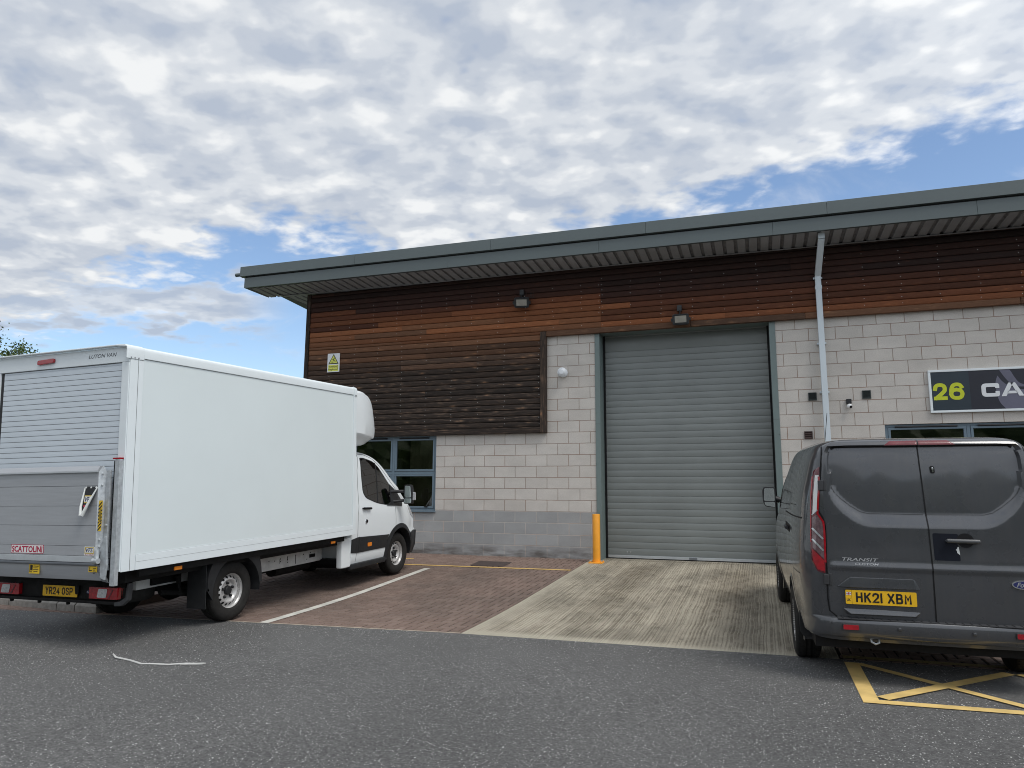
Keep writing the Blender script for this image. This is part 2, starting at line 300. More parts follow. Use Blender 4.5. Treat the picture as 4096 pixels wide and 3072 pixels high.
# ------------------------------------------------------------------ mesh building
ORG = {}
def tag(o, label, cat, group=None):
    o['label'] = label; o['category'] = cat
    if group: o['group'] = group
    return o
def struct(o): o['kind'] = 'structure'; return o
def thing(name, label, cat, loc=(0,0,0), mat=None, group=None):
    o = bpy.data.objects.new(name, None); COL.objects.link(o); o.empty_display_size = .2
    if mat is not None: o.matrix_world = mat; ORG[name] = V((0,0,0))
    else: o.location = loc; ORG[o.name] = V(loc)
    ORG[o.name] = V((0,0,0)) if mat is not None else V(loc)
    return tag(o, label, cat, group)
def org(p):
    while p is not None:
        if p.name in ORG: return ORG[p.name]
        p = p.parent
    return V((0,0,0))
class MB:
    def __init__(s): s.v = []; s.f = []; s.m = []; s.tone = None; s.wear = None; s.cur = 0; s.t = 0.5; s.w = 0.5; s.ts = []; s.ws = []
    def add(s, verts, faces):
        b = len(s.v); s.v += [tuple(x) for x in verts]
        s.ts += [s.t]*len(verts); s.ws += [s.w]*len(verts)
        for f in faces: s.f.append([b+i for i in f]); s.m.append(s.cur)
        return s
    def mi(s, i): s.cur = i; return s
    def box(s, x0, x1, y0, y1, z0, z1):
        return s.add([(x0,y0,z0),(x1,y0,z0),(x1,y1,z0),(x0,y1,z0),(x0,y0,z1),(x1,y0,z1),(x1,y1,z1),(x0,y1,z1)],
                     [(0,3,2,1),(4,5,6,7),(0,1,5,4),(1,2,6,5),(2,3,7,6),(3,0,4,7)])
    def hexa(s, p):   # 8 points, bottom ring then top ring
        return s.add(p, [(0,3,2,1),(4,5,6,7),(0,1,5,4),(1,2,6,5),(2,3,7,6),(3,0,4,7)])
    def quad(s, a, b, c, d): return s.add([a,b,c,d], [(0,1,2,3)])
    def poly(s, pts): return s.add(pts, [tuple(range(len(pts)))])
    def prism(s, pts, d):   # planar polygon pushed along vector d
        n = len(pts); d = V(d); q = [V(p) for p in pts]
        return s.add(q + [p+d for p in q], [tuple(range(n))[::-1], tuple(range(n, 2*n))] + [(i, (i+1) % n, n+(i+1) % n, n+i) for i in range(n)])
    def tube(s, path, r, n=8, cap=True):
        path = [V(p) for p in path]; rings = []
        up = V((0,0,1))
        for i, p in enumerate(path):
            t = (path[min(i+1, len(path)-1)] - path[max(i-1, 0)]).normalized()
            a = t.cross(up if abs(t.dot(up)) < .95 else V((1,0,0))).normalized(); b = t.cross(a)
            rr = r[i] if hasattr(r, '__len__') else r
            rings.append([p + (a*math.cos(2*math.pi*k/n) + b*math.sin(2*math.pi*k/n))*rr for k in range(n)])
        fs = []
        for i in range(len(path)-1):
            for k in range(n): fs.append((i*n+k, i*n+(k+1) % n, (i+1)*n+(k+1) % n, (i+1)*n+k))
        if cap: fs += [tuple(range(n))[::-1], tuple((len(path)-1)*n+k for k in range(n))]
        return s.add([q for g in rings for q in g], fs)
    def lathe(s, prof, c, axis, n=40, cap=False):   # prof: (radius, along axis)
        c = V(c); ax = V(axis).normalized(); a = ax.orthogonal().normalized(); b = ax.cross(a)
        pts = [c + ax*h + (a*math.cos(2*math.pi*k/n) + b*math.sin(2*math.pi*k/n))*r for r, h in prof for k in range(n)]
        fs = [(i*n+k, i*n+(k+1) % n, (i+1)*n+(k+1) % n, (i+1)*n+k) for i in range(len(prof)-1) for k in range(n)]
        if cap: fs += [tuple(range(n))[::-1], tuple((len(prof)-1)*n+k for k in range(n))]
        return s.add(pts, fs)
    def grid(s, rows):   # list of equal length rows of points
        w = len(rows[0])
        return s.add([p for r in rows for p in r], [(i*w+j, i*w+j+1, (i+1)*w+j+1, (i+1)*w+j) for i in range(len(rows)-1) for j in range(w-1)])
    def build(s, name, mats, parent=None, bevel=0, smooth=None, segs=2, raw=False):
        mats = mats if isinstance(mats, (list, tuple)) else [mats]
        me = bpy.data.meshes.new(name); o_ = org(parent)
        me.from_pydata([tuple(V(p)-o_) for p in s.v], [], s.f); 
        for m in mats: me.materials.append(M[m] if isinstance(m, str) else m)
        me.polygons.foreach_set('material_index', s.m)
        if any(t != .5 for t in s.ts) or any(w != .5 for w in s.ws):
            for nm, arr in (('tone', s.ts), ('wear', s.ws)):
                at = me.attributes.new(nm, 'FLOAT', 'POINT'); at.data.foreach_set('value', arr)
        if not raw:
            bm = bmesh.new(); bm.from_mesh(me)
            if smooth: bmesh.ops.remove_doubles(bm, verts=bm.verts, dist=1e-5)
            bmesh.ops.recalc_face_normals(bm, faces=bm.faces)
            if bevel:
                es = [e for e in bm.edges if len(e.link_faces) == 2 and e.calc_face_angle(0) > .5]
                bmesh.ops.bevel(bm, geom=es, offset=bevel, segments=segs, affect='EDGES', profile=.5, clamp_overlap=True)
            bm.to_mesh(me); bm.free()
        me.update()
        if smooth or bevel:
            me.shade_smooth()
            me.set_sharp_from_angle(angle=R(smooth if smooth else 35))
        o = bpy.data.objects.new(name, me); COL.objects.link(o)
        if bevel: o.modifiers.new('wn', 'WEIGHTED_NORMAL').keep_sharp = True
        if parent is not None: o.parent = parent
        return o
    def build_each(s, name, mats, parent=None, **k):   # every loose piece becomes an object of its own
        par = list(range(len(s.v)))
        def fd(i):
            while par[i] != i: par[i] = par[par[i]]; i = par[i]
            return i
        for f in s.f:
            for j in f[1:]: par[fd(j)] = fd(f[0])
        groups = {}
        for f, m_ in zip(s.f, s.m): groups.setdefault(fd(f[0]), []).append((f, m_))
        out = []
        for fs in groups.values():
            ids = sorted({i for f, _ in fs for i in f}); ix = {j: n_ for n_, j in enumerate(ids)}
            q = MB(); q.v = [s.v[i] for i in ids]; q.ts = [s.ts[i] for i in ids]; q.ws = [s.ws[i] for i in ids]; q.f = [[ix[i] for i in f] for f, _ in fs]; q.m = [m_ for _, m_ in fs]
            out.append(q.build(name, mats, parent, **k))
        return out
def box(name, mat, parent, *b, bevel=0): return MB().box(*b).build(name, mat, parent, bevel)

_txt = {}
def text_verts(body, bold=0, shear=0):
    key = (body, bold, shear)
    if key not in _txt:
        cu = bpy.data.curves.new('t', 'FONT'); cu.body = body; cu.offset = bold; cu.shear = shear; cu.resolution_u = 4
        ob = bpy.data.objects.new('t', cu); COL.objects.link(ob)
        dg = bpy.context.evaluated_depsgraph_get(); me = bpy.data.meshes.new_from_object(ob.evaluated_get(dg))
        vs = [tuple(v.co) for v in me.vertices]; fs = [tuple(p.vertices) for p in me.polygons]
        bpy.data.objects.remove(ob); bpy.data.curves.remove(cu); bpy.data.meshes.remove(me)
        xs = [v[0] for v in vs]; ys = [v[1] for v in vs]
        x0, x1, y0, y1 = min(xs), max(xs), min(ys), max(ys)
        _txt[key] = ([((x-x0)/(x1-x0), (y-y0)/(y1-y0)) for x, y, _ in vs], fs)
    return _txt[key]
def put_text(mb, body, o, ex, ey, w, h, bold=0, shear=0, fn=None):
    vs, fs = text_verts(body, bold, shear); o = V(o); ex = V(ex); ey = V(ey)
    mb.add([o + ex*(a*w) + ey*(b*h) if fn is None else fn(a*w, b*h) for a, b in vs], fs); return mb

GL = {'H': [[(0,0),(0,1)],[(1,0),(1,1)],[(0,.52),(1,.52)]], 'K': [[(0,0),(0,1)],[(1,1),(.02,.42)],[(.38,.62),(1,0)]], '1': [[(.5,0),(.5,1)]], 'X': [[(0,0),(1,1)],[(0,1),(1,0)]],
      'M': [[(0,0),(0,1),(.5,.38),(1,1),(1,0)]], 'Y': [[(0,1),(.5,.45),(1,1)],[(.5,.5),(.5,0)]], '4': [[(.74,0),(.74,1),(0,.28),(1,.28)]],
      'B': [[(0,0),(0,1),(.68,1),(.9,.93),(.93,.75),(.88,.58),(.68,.52),(0,.52)],[(.68,.52),(.95,.44),(1,.26),(.95,.06),(.7,0),(0,0)]], 'R': [[(0,0),(0,1),(.7,1),(.94,.92),(1,.74),(.94,.54),(.7,.47),(0,.47)],[(.55,.47),(1,0)]], 'P': [[(0,0),(0,1),(.7,1),(.94,.92),(1,.72),(.94,.52),(.7,.44),(0,.44)]],
      'O': [[(.5,1),(.16,.94),(0,.75),(0,.25),(.16,.06),(.5,0),(.84,.06),(1,.25),(1,.75),(.84,.94),(.5,1)]], 'S': [[(1,.78),(.88,.95),(.5,1),(.12,.95),(0,.78),(.1,.6),(.5,.52),(.9,.44),(1,.25),(.88,.06),(.5,0),(.12,.06),(0,.24)]],
      '2': [[(0,.76),(.1,.94),(.5,1),(.9,.94),(1,.74),(.9,.52),(0,0),(1,0)]], 'Z6': [[(.96,.80),(.82,.95),(.52,1),(.22,.92),(.05,.66),(0,.36)],[(.5,.62),(.14,.54),(0,.31),(.14,.07),(.5,0),(.86,.07),(1,.31),(.86,.54),(.5,.62)]], 'Z2': [[(0,.70),(.08,.90),(.30,1),(.66,1),(.90,.90),(.96,.70),(.84,.48),(.08,.02)],[(0,0),(1,0)]]}
def put_glyphs(mb, s, x, z, cw, h, gap, w, y, sm=False):
    """condensed block characters drawn as ribbons of even width, facing -y"""
    k = 0
    for ch in s:
        wd = cw*.18 if ch == '1' else cw
        for path in GL[ch]:
            p = [(x+w/2+a*(wd-w), z+w/2+b_*(h-w)) for a, b_ in path]
            if len(p) > 4 and sm: p = [(q.x, q.y) for q in cat(p, 6)]
            yy = y-.00012*k; k += 1; A = []; B_ = []; closed = math.dist(p[0], p[-1]) < 1e-6
            for i, q in enumerate(p):
                q = V(q); prv = V(p[i-1]) if i else (V(p[-2]) if closed else None); nxt = V(p[i+1]) if i < len(p)-1 else (V(p[1]) if closed else None)
                t0 = (q-prv).normalized() if prv is not None else None; t1 = (nxt-q).normalized() if nxt is not None else None
                t0 = t0 if t0 is not None else t1; t1 = t1 if t1 is not None else t0
                n0, n1 = V((-t0.y, t0.x)), V((-t1.y, t1.x)); nn = (n0+n1); nn = nn/max(.45, nn.length_squared/2)
                e = V((0,0))
                if not closed and i == 0: e = -t1*w/2*.9
                if not closed and i == len(p)-1: e = t0*w/2*.9
                A.append((q.x+e.x+nn.x*w/2, yy, q.y+e.y+nn.y*w/2)); B_.append((q.x+e.x-nn.x*w/2, yy, q.y+e.y-nn.y*w/2))
            mb.grid([A, B_])
        x += wd+gap
    return x
def sample_poly(pts, d):
    out = []
    for i, a in enumerate(pts):
        b = pts[(i+1) % len(pts)]; n = max(1, int(math.dist(a, b)/d))
        out += [(a[0]+(b[0]-a[0])*k/n, a[1]+(b[1]-a[1])*k/n) for k in range(n)]
    return out
def round_poly(pts, r, n=5):
    out = []; L = len(pts)
    for i, p in enumerate(pts):
        a, b = V(pts[i-1]), V(pts[(i+1) % L]); p = V(p); rr = r[i] if hasattr(r, '__len__') else r
        if rr <= 0: out.append(tuple(p)); continue
        da, db = (a-p), (b-p); t = min(rr, da.length*.48, db.length*.48)
        p0, p1 = p+da.normalized()*t, p+db.normalized()*t
        for k in range(n+1):
            s = k/n; out.append(tuple(p0*(1-s)**2 + p*2*s*(1-s) + p1*s*s))
    return out
def inside(p, poly):
    x, y = p; c = False; n = len(poly); j = n-1
    for i in range(n):
        if (poly[i][1] > y) != (poly[j][1] > y) and x < (poly[j][0]-poly[i][0])*(y-poly[i][1])/(poly[j][1]-poly[i][1])+poly[i][0]: c = not c
        j = i
    return c
def bvh_of(ob): 
    me = ob.data; return BVHTree.FromPolygons([v.co.copy() for v in me.vertices], [tuple(p.vertices) for p in me.polygons])
class Proj:   # projects 2-D outlines onto a body; axis 'side+' / 'side-' use (f,u), 'rear' uses (l,u). vehicle space is (l,f,u)
    def __init__(s, bvh, axis, start): s.b = bvh; s.a = axis; s.s = start
    def ray(s, p):
        if s.a == 'rear': o, d = V((p[0], s.s, p[1])), V((0,1,0))
        else: o, d = V((s.s, p[0], p[1])), V((-1 if s.s > 0 else 1, 0, 0))
        h = s.b.ray_cast(o, d)
        if h[0] is None:
            h2 = s.b.find_nearest(o + d*(abs(s.s)-.9 if s.a != 'rear' else 0.9)); return (V((h2[0].x, h2[0].y, h2[0].z)) if s.a == 'rear' else V((h2[0].x, p[0], p[1]))), -d
        return h[0], -d
    def at(s, p, off=0): q, n = s.ray(p); return q + n*off
    def panel(s, mb, pts, off=.004, thick=.012, d=.04):
        b = sample_poly(pts, d); n = len(b); q = list(b)
        xs = [p[0] for p in pts]; ys = [p[1] for p in pts]
        x = min(xs)+d*.5
        while x < max(xs):
            y = min(ys)+d*.5
            while y < max(ys):
                if inside((x, y), b) and min(math.dist((x, y), e) for e in b) > d*.45: q.append((x, y))
                y += d
            x += d
        vs, es, fs, *_ = delaunay_2d_cdt([V(p) for p in q], [(i, (i+1) % n) for i in range(n)], [], 1, 1e-6)
        P = [s.ray(p) for p in vs]
        top = [a + nn*off for a, nn in P]
        faces = [tuple(f) for f in fs]; base = len(mb.v)
        mb.add(top, faces)
        if thick:
            PB = [s.ray(p) for p in b]
            mb.add([a+nn*off for a, nn in PB] + [a+nn*(off-thick) for a, nn in PB], [(i, (i+1) % n, n+(i+1) % n, n+i) for i in range(n)])
        return mb
    def strip(s, mb, path, w, off=.002, d=.03, closed=False):
        pts = list(path) + ([path[0]] if closed else [])
        q = []
        for a, b in zip(pts, pts[1:]):
            n = max(1, int(math.dist(a, b)/d)); q += [(a[0]+(b[0]-a[0])*k/n, a[1]+(b[1]-a[1])*k/n) for k in range(n)]
        q.append(pts[-1]); A = []; B = []
        for i, p in enumerate(q):
            if closed: t = V(q[(i+1) % (len(q)-1)]) - V(q[i-1 if i else -2])
            else: t = V(q[min(i+1, len(q)-1)]) - V(q[max(i-1, 0)])
            if t.length < 1e-9: t = V((1,0))
            t.normalize(); nn = V((-t.y, t.x))*w*.5
            A.append(s.at(tuple(V(p)+nn), off)); B.append(s.at(tuple(V(p)-nn), off))
        mb.grid([A, B]); return mb

def cat(pts, n):   # Catmull-Rom through 2-D control points, n samples per segment
    P = [V(p) for p in pts]; P = [P[0]*2-P[1]] + P + [P[-1]*2-P[-2]]; out = []
    for i in range(1, len(P)-2):
        m = n[i-1] if hasattr(n, '__len__') else n
        for k in range(m):
            t = k/m; a, b, c, d = P[i-1:i+3]
            out.append(.5*((2*b)+(c-a)*t+(2*a-5*b+4*c-d)*t*t+(3*b-a-3*c+d)*t**3))
    out.append(P[-2]); return out
def lerp_tab(tab, x):
    if x <= tab[0][0]: return tab[0][1]
    for (a, b), (c, d) in zip(tab, tab[1:]):
        if x <= c: return b+(d-b)*(x-a)/(c-a)
    return tab[-1][1]
def smooth_tab(tab, x):   # monotone-ish cubic through the table
    if x <= tab[0][0]: return tab[0][1]
    if x >= tab[-1][0]: return tab[-1][1]
    for i in range(len(tab)-1):
        (a, b), (c, d) = tab[i], tab[i+1]
        if x <= c:
            m = lambda j: 0 if j <= 0 or j >= len(tab)-1 else (tab[j+1][1]-tab[j-1][1])/(tab[j+1][0]-tab[j-1][0])
            h = c-a; t = (x-a)/h; m0 = m(i) if i else (d-b)/h; m1 = m(i+1) if i+1 < len(tab)-1 else (d-b)/h
            return b*(2*t**3-3*t*t+1)+d*(3*t*t-2*t**3)+m0*h*(t**3-2*t*t+t)+m1*h*(t**3-t*t)
def body_loft(outline, levels, arches, name, mat, parent, post=None):
    rings = []
    for u in levels:
        h = outline(u); full = [(p.x, p.y) for p in h] + [(-p.x, p.y) for p in h[-2:0:-1]]
        rings.append([V((l, f, u)) for l, f in full])
    if post: rings = [[post(p) for p in r] for r in rings]
    n = len(rings[0]); vs = [p for r in rings for p in r]; drop = [False]*len(vs)
    for fc, uc, rad in arches:
        for i, p in enumerate(vs):
            if abs(p.x) > .6:
                d = math.hypot(p.y-fc, p.z-uc)
                if d < rad: drop[i] = (fc, uc, rad)
    fs = []; used = set()
    for i in range(len(rings)-1):
        for k in range(n):
            f = (i*n+k, i*n+(k+1) % n, (i+1)*n+(k+1) % n, (i+1)*n+k)
            if all(drop[j] for j in f): continue
            fs.append(f); used.update(f)
    for i in used:
        if drop[i]:
            fc, uc, rad = drop[i]; p = vs[i]; d = max(1e-4, math.hypot(p.y-fc, p.z-uc)); vs[i] = V((p.x, fc+(p.y-fc)*rad/d, uc+(p.z-uc)*rad/d))
    mb = MB(); mb.add(vs, fs)
    mb.f.append([(len(rings)-1)*n+k for k in range(n)]); mb.m.append(0)
    return mb.build(name, mat, parent, smooth=40)

# ------------------------------------------------------------------ the setting: ground, road, paving
ys_all = [-60,-30,-20,-16,-14,-12,-11,-10,-9,-8,-7.4,-7,-6.7,-6.4,-6.2,-6,-5.8,-5.6,-5.4,-5.2,-5,-4.8,-4.6,-4.4,-4.2,-4,-3.8,-3.6,-3,-2,-1,0]
def sheet(name, mat, x0, x1, yfun0, yfun1, dz, nx=24):
    mb = MB(); rows = []
    for i in range(nx+1):
        x = x0+(x1-x0)*i/nx; a, b = yfun0(x), yfun1(x)
        n = 60; rows.append([(x, a+(b-a)*((j/n)), gz(a+(b-a)*(j/n))+dz) for j in range(n+1)])
    mb.grid(rows); o = mb.build(name, mat, None); return struct(o)
mb = MB(); mb.quad((-700,-700,-1.3),(700,-700,-1.3),(700,700,-1.3),(-700,700,-1.3)); struct(mb.build('ground', 'grass_far'))
xs_road = [-60,-30,-15,-10,-8] + [-7+.5*i for i in range(33)] + [12,20,40,60]
mb = MB(); rows = []
for x in xs_road:
    e = edge_y(max(-9, min(x, 9))); yy = [y for y in ys_all if y < e-.05] + [e]
    rows.append([(x, y, gz(y)) for y in ([-60,-30,-20,-16,-14,-12,-11,-10,-9,-8.5,-8,-7.6,-7.3,-7.1,-6.95,-6.8][:14] + [(-7.1+(e+7.1)*k/6) for k in range(1,7)])])
mb.grid(rows); struct(mb.build('road', 'asphalt'))
sheet('paving_bed', 'joint', -14, -.02, lambda x: edge_y(max(x,-9)), lambda x: 0.02, -.010)
sheet('concrete_slab', 'concrete', -.02, 3.765, edge_y, lambda x: .40, 0.0, 20)
sheet('parking_bed', 'joint', 3.765, 14, lambda x: edge_y(min(x, 9)), lambda x: 0.02, -.010)

def pavers(name, x0, x1, y_lo, y_hi, mat, painted=None):
    """90-degree herringbone block paving, each block chamfered, one sheet of pattern"""
    U = .1025; g = .0072; ch = .009; mb = MB()
    i0, i1 = int(math.floor(x0/U))-3, int(math.ceil(x1/U))+3; j0, j1 = int(math.floor(y_lo(x0)/U))-3, int(math.ceil(y_hi/U))+3
    j0 = min(j0, int(math.floor(y_lo(x1)/U))-3)
    for i in range(i0, i1):
        for j in range(j0, j1):
            t = (i-j) % 4
            if t == 0: a, b, c, d = i*U, (i+2)*U, j*U, (j+1)*U
            elif t == 3: a, b, c, d = i*U, (i+1)*U, j*U, (j+2)*U
            else: continue
            a, b = max(a, x0), min(b, x1); xm = (a+b)/2; lo = y_lo(xm)+.012
            c, d = max(c, lo), min(d, y_hi)
            if b-a < .03 or d-c < .03: continue
            a += g; b -= g; c += g; d -= g
            ym = (c+d)/2; z = gz(ym)+random.uniform(-.0012, .0012); sl = (gz(ym+.05)-gz(ym-.05))/.1
            Z = lambda y, o: z+sl*(y-ym)+o
            mb.t = random.random(); mb.w = .4
            mb.cur = 1 if painted and painted(xm, ym) else 0
            mb.add([(a,c,Z(c,-.008)),(b,c,Z(c,-.008)),(b,d,Z(d,-.008)),(a,d,Z(d,-.008)),
                    (a+ch,c+ch,Z(c,0)),(b-ch,c+ch,Z(c,0)),(b-ch,d-ch,Z(d,0)),(a+ch,d-ch,Z(d,0))],
                   [(4,5,6,7),(0,1,5,4),(1,2,6,5),(2,3,7,6),(3,0,4,7)])
    return struct(mb.build(name, ['paver', 'paver_y'], None))
pavers('block_paving', -8.0, -.03, edge_y, -.004, 'paver')
def painted(x, y): 
    return (abs(y-(-5.37-.33*(x-4.95))) < .05 and x > 4.45) or (abs(y-(-5.10-.33*(x-4.95))) < .05 and 4.4 < x < 5.3)
pavers('parking_paving', 3.775, 8.5, edge_y, -.004, 'paver', painted)

def line_strip(name, mat, pts, w0, dz=.004, n=24, w1=None):
    """flat painted line along a centre line given in plan"""
    mb = MB(); A = []; B = []; L = len(pts)-1
    for k in range(n+1):
        t = k/n*L; i = min(int(t), L-1); f = t-i
        p = V(pts[i])*(1-f)+V(pts[i+1])*f; d = (V(pts[min(i+1, L)])-V(pts[i])).normalized(); q = V((-d.y, d.x))*((w0+((w1 or w0)-w0)*k/n)/2)
        for lst, s in ((A, 1), (B, -1)):
            r = p+q*s; lst.append((r.x, r.y, gz(r.y)+dz))
    mb.grid([A, B]); return struct(mb.build(name, mat))
line_strip('bay_line', 'line_white', [(-2.42,-6.60),(-2.50,-4.4),(-2.60,-1.87)], .118, .0045)
line_strip('yellow_line', 'line_yellow', [(-6.6,-1.74),(-3.22,-1.54),(-.06,-1.415)], .085, .0045)
line_strip('yellow_line', 'line_yellow', [(-5.2,-.95),(-3.42,-.80)], .075, .0045)
line_strip('edge_line', 'line_old', [(3.80,edge_y(3.8)+.10),(8.4,edge_y(8.4)+.10)], .105, .0045)
M['edging'] = simple('pale_edging', (.40,.34,.27), .9, var=.3, vs=20)
line_strip('edging', 'edging', [(-4.7,edge_y(-4.7)+.012),(-.03,edge_y(-.03)+.012)], .030, .002)
# yellow hatched box on the road in front of the parking bays
def poly_sheet(name, mat, polys, dz):
    mb = MB()
    for p in polys:
        mb.poly([(x, y, gz(y)+dz) for x, y in p])
    return struct(mb.build(name, mat))
def seg(a, b, w):
    a, b = V(a), V(b); d = (b-a).normalized(); q = V((-d.y, d.x))*w/2; return [tuple(a+q), tuple(a-q), tuple(b-q), tuple(b+q)]
hx = [(3.85, 5.10), (5.10, 6.35), (6.35, 7.6)]
poly_sheet('hatch_border', 'hatch', [[(3.791,-6.352),(3.791,-7.665),(3.910,-7.56),(3.913,-6.350)]], .004)
poly_sheet('hatch_border', 'hatch', [[(3.793,-7.667),(7.8,-7.43),(7.8,-7.325),(3.912,-7.562)]], .0065)
for a, b in hx:
    k = .06*(a-3.85)
    poly_sheet('hatch_line', 'hatch', [seg((a+.05,-6.40+.034*(a-3.85)), (b-.07,-7.53+k), .088)], .009)
    poly_sheet('hatch_line', 'hatch', [seg((a+.09,-7.52+k), (b-.02,-6.36+k*.5), .105)], .0115)
# kerb running in from the left behind the truck
for i, (x0, x1) in enumerate([(-12,-9.2),(-9.19,-8.28),(-8.27,-7.36),(-7.35,-6.44),(-6.43,-5.52),(-5.51,-5.19),(-5.18,-4.80)]):
    y = lambda x: -6.79-.045*(x+4.8); z = lambda x: gz(y(x))
    mb = MB(); c = .02
    for a in (0,):
        prof = [(0,-.05),(0,.075),(.03,.105),(.15,.108),(.15,-.05)]
        A = [(x0, y(x0)+p, z(x0)+q) for p, q in prof]; B = [(x1, y(x1)+p, z(x1)+q) for p, q in prof]
        mb.prism(A, V((x1-x0, y(x1)-y(x0), 0)))
    struct(mb.build('kerb', 'kerb', None, bevel=.008))
mb = MB()   # pavement behind the kerb
mb.hexa([(-14,-6.2,-.4),(-4.80,-6.64,-.4),(-4.80,-5.6,-.4),(-14,-5.6,-.4),(-14,-6.2,-.135),(-4.80,-6.64,-.140),(-4.80,-5.6,-.135),(-14,-5.6,-.135)])
struct(mb.build('pavement', 'paver'))
# iron inspection cover between wall and yellow line
mb = MB(); c = round_poly([(-2.03,-.775),(-1.37,-.755),(-1.345,-1.315),(-1.99,-1.345)], .05)
mb.prism([(x, y, gz(y)-.02) for x, y in c], (0,0,.027)); o = mb.build('inspection_cover', 'cover')
tag(o, 'dark rusty iron inspection cover set in the brick paving near the wall', 'cover')
# white cable-tie strap lying on the road
mb = MB(); P = [(-2.655,-8.452,.03),(-2.58,-8.486,.012),(-2.39,-8.508,.006),(-2.19,-8.568,.004),(-2.077,-8.545,.007),(-1.935,-8.515,.005),(-1.80,-8.455,.012),(-1.703,-8.408,.008),(-1.655,-8.392,.010)]
A = []; B = []
for i, (x, y, h) in enumerate(P):
    d = (V(P[min(i+1, 8)][:2])-V(P[max(i-1, 0)][:2])).normalized(); q = V((-d.y, d.x))*(.0085 if i else .003)
    A.append((x+q.x, y+q.y, gz(y)+h+.006)); B.append((x-q.x, y-q.y, gz(y)+h))
mb.grid([A, B]); A2 = [(a[0], a[1], a[2]-.003) for a in A]; B2 = [(a[0], a[1], a[2]-.003) for a in B]; mb.grid([B2, A2])
strap = mb.build('strap', 'strap'); tag(strap, 'thin white plastic strap lying on the grey road', 'strap')
mb = MB(); mb.hexa([(-1.83,-8.487,gz(-8.4)+.003),(-1.66,-8.412,gz(-8.4)+.003),(-1.645,-8.372,gz(-8.4)+.003),(-1.80,-8.43,gz(-8.4)+.003),(-1.83,-8.487,gz(-8.4)+.012),(-1.66,-8.412,gz(-8.4)+.014),(-1.645,-8.372,gz(-8.4)+.014),(-1.80,-8.43,gz(-8.4)+.012)])
mb.build('buckle', 'strap', strap, bevel=.002)

# ------------------------------------------------------------------ building
TILT = -.0063
B = thing('industrial_unit', 'single-storey industrial unit with dark timber cladding, pale blockwork and a tall grey roller door', 'building')
ZT = 5.80
def wall_faces(x0, x1, z0, z1, holes, y=0.0, depth=.12):
    mb = MB(); xs = sorted({x0, x1} | {min(max(h[i], x0), x1) for h in holes for i in (0, 1)}); zs = sorted({z0, z1} | {min(max(h[i], z0), z1) for h in holes for i in (2, 3)})
    for a, b in zip(xs, xs[1:]):
        for c, d in zip(zs, zs[1:]):
            m = ((a+b)/2, (c+d)/2)
            if any(h[0] < m[0] < h[1] and h[2] < m[1] < h[3] for h in holes): continue
            mb.quad((a,y,c),(b,y,c),(b,y,d),(a,y,d))
    for a, b, c, d in holes:
        c2, d2 = max(c, z0), min(d, z1)
        if c2 >= d2: continue
        for xx in (a, b):
            if x0 <= xx <= x1: mb.quad((xx,y,c2),(xx,y+depth,c2),(xx,y+depth,d2),(xx,y,d2))
        if z0 <= d <= z1: mb.quad((a,y,d),(b,y,d),(b,y+depth,d),(a,y+depth,d))
        if z0 <= c <= z1: mb.quad((a,y,c),(b,y,c),(b,y+depth,c),(a,y+depth,c))
    return mb
WL = (-5.42,-3.355,.879,2.467); WR = (5.235,7.80,.879,2.479)
mb = wall_faces(-6.66, .112, .90, 5.84, [WL]); mb.build('block_wall', 'block_l', B, raw=True)
mb = wall_faces(-6.66, .112, -.12, .90, [WL]); mb.build('plinth', 'plinth_l', B, raw=True)
mb = wall_faces(3.525, 12.0, .90, 5.82, [WR]); mb.build('block_wall', 'block_r', B, raw=True)
mb = wall_faces(3.525, 12.0, -.12, .90, [WR]); mb.build('plinth', 'plinth_r', B, raw=True)
mb = MB(); mb.quad((-6.66,0,-.3),(-6.66,15,-.3),(-6.66,15,5.8),(-6.66,0,5.84)); mb.quad((12,0,-.3),(12,15,-.3),(12,15,5.8),(12,0,5.8)); mb.quad((-6.66,15,-.3),(12,15,-.3),(12,15,5.8),(-6.66,15,5.8))
mb.quad((.112,.05,4.47),(3.525,.05,4.47),(3.525,.05,5.83),(.112,.05,5.83))
mb.build('rear_wall', 'block_l', B, raw=True)
box('threshold', 'concrete', B, .205, 3.43, .05, .60, -.2, .004)
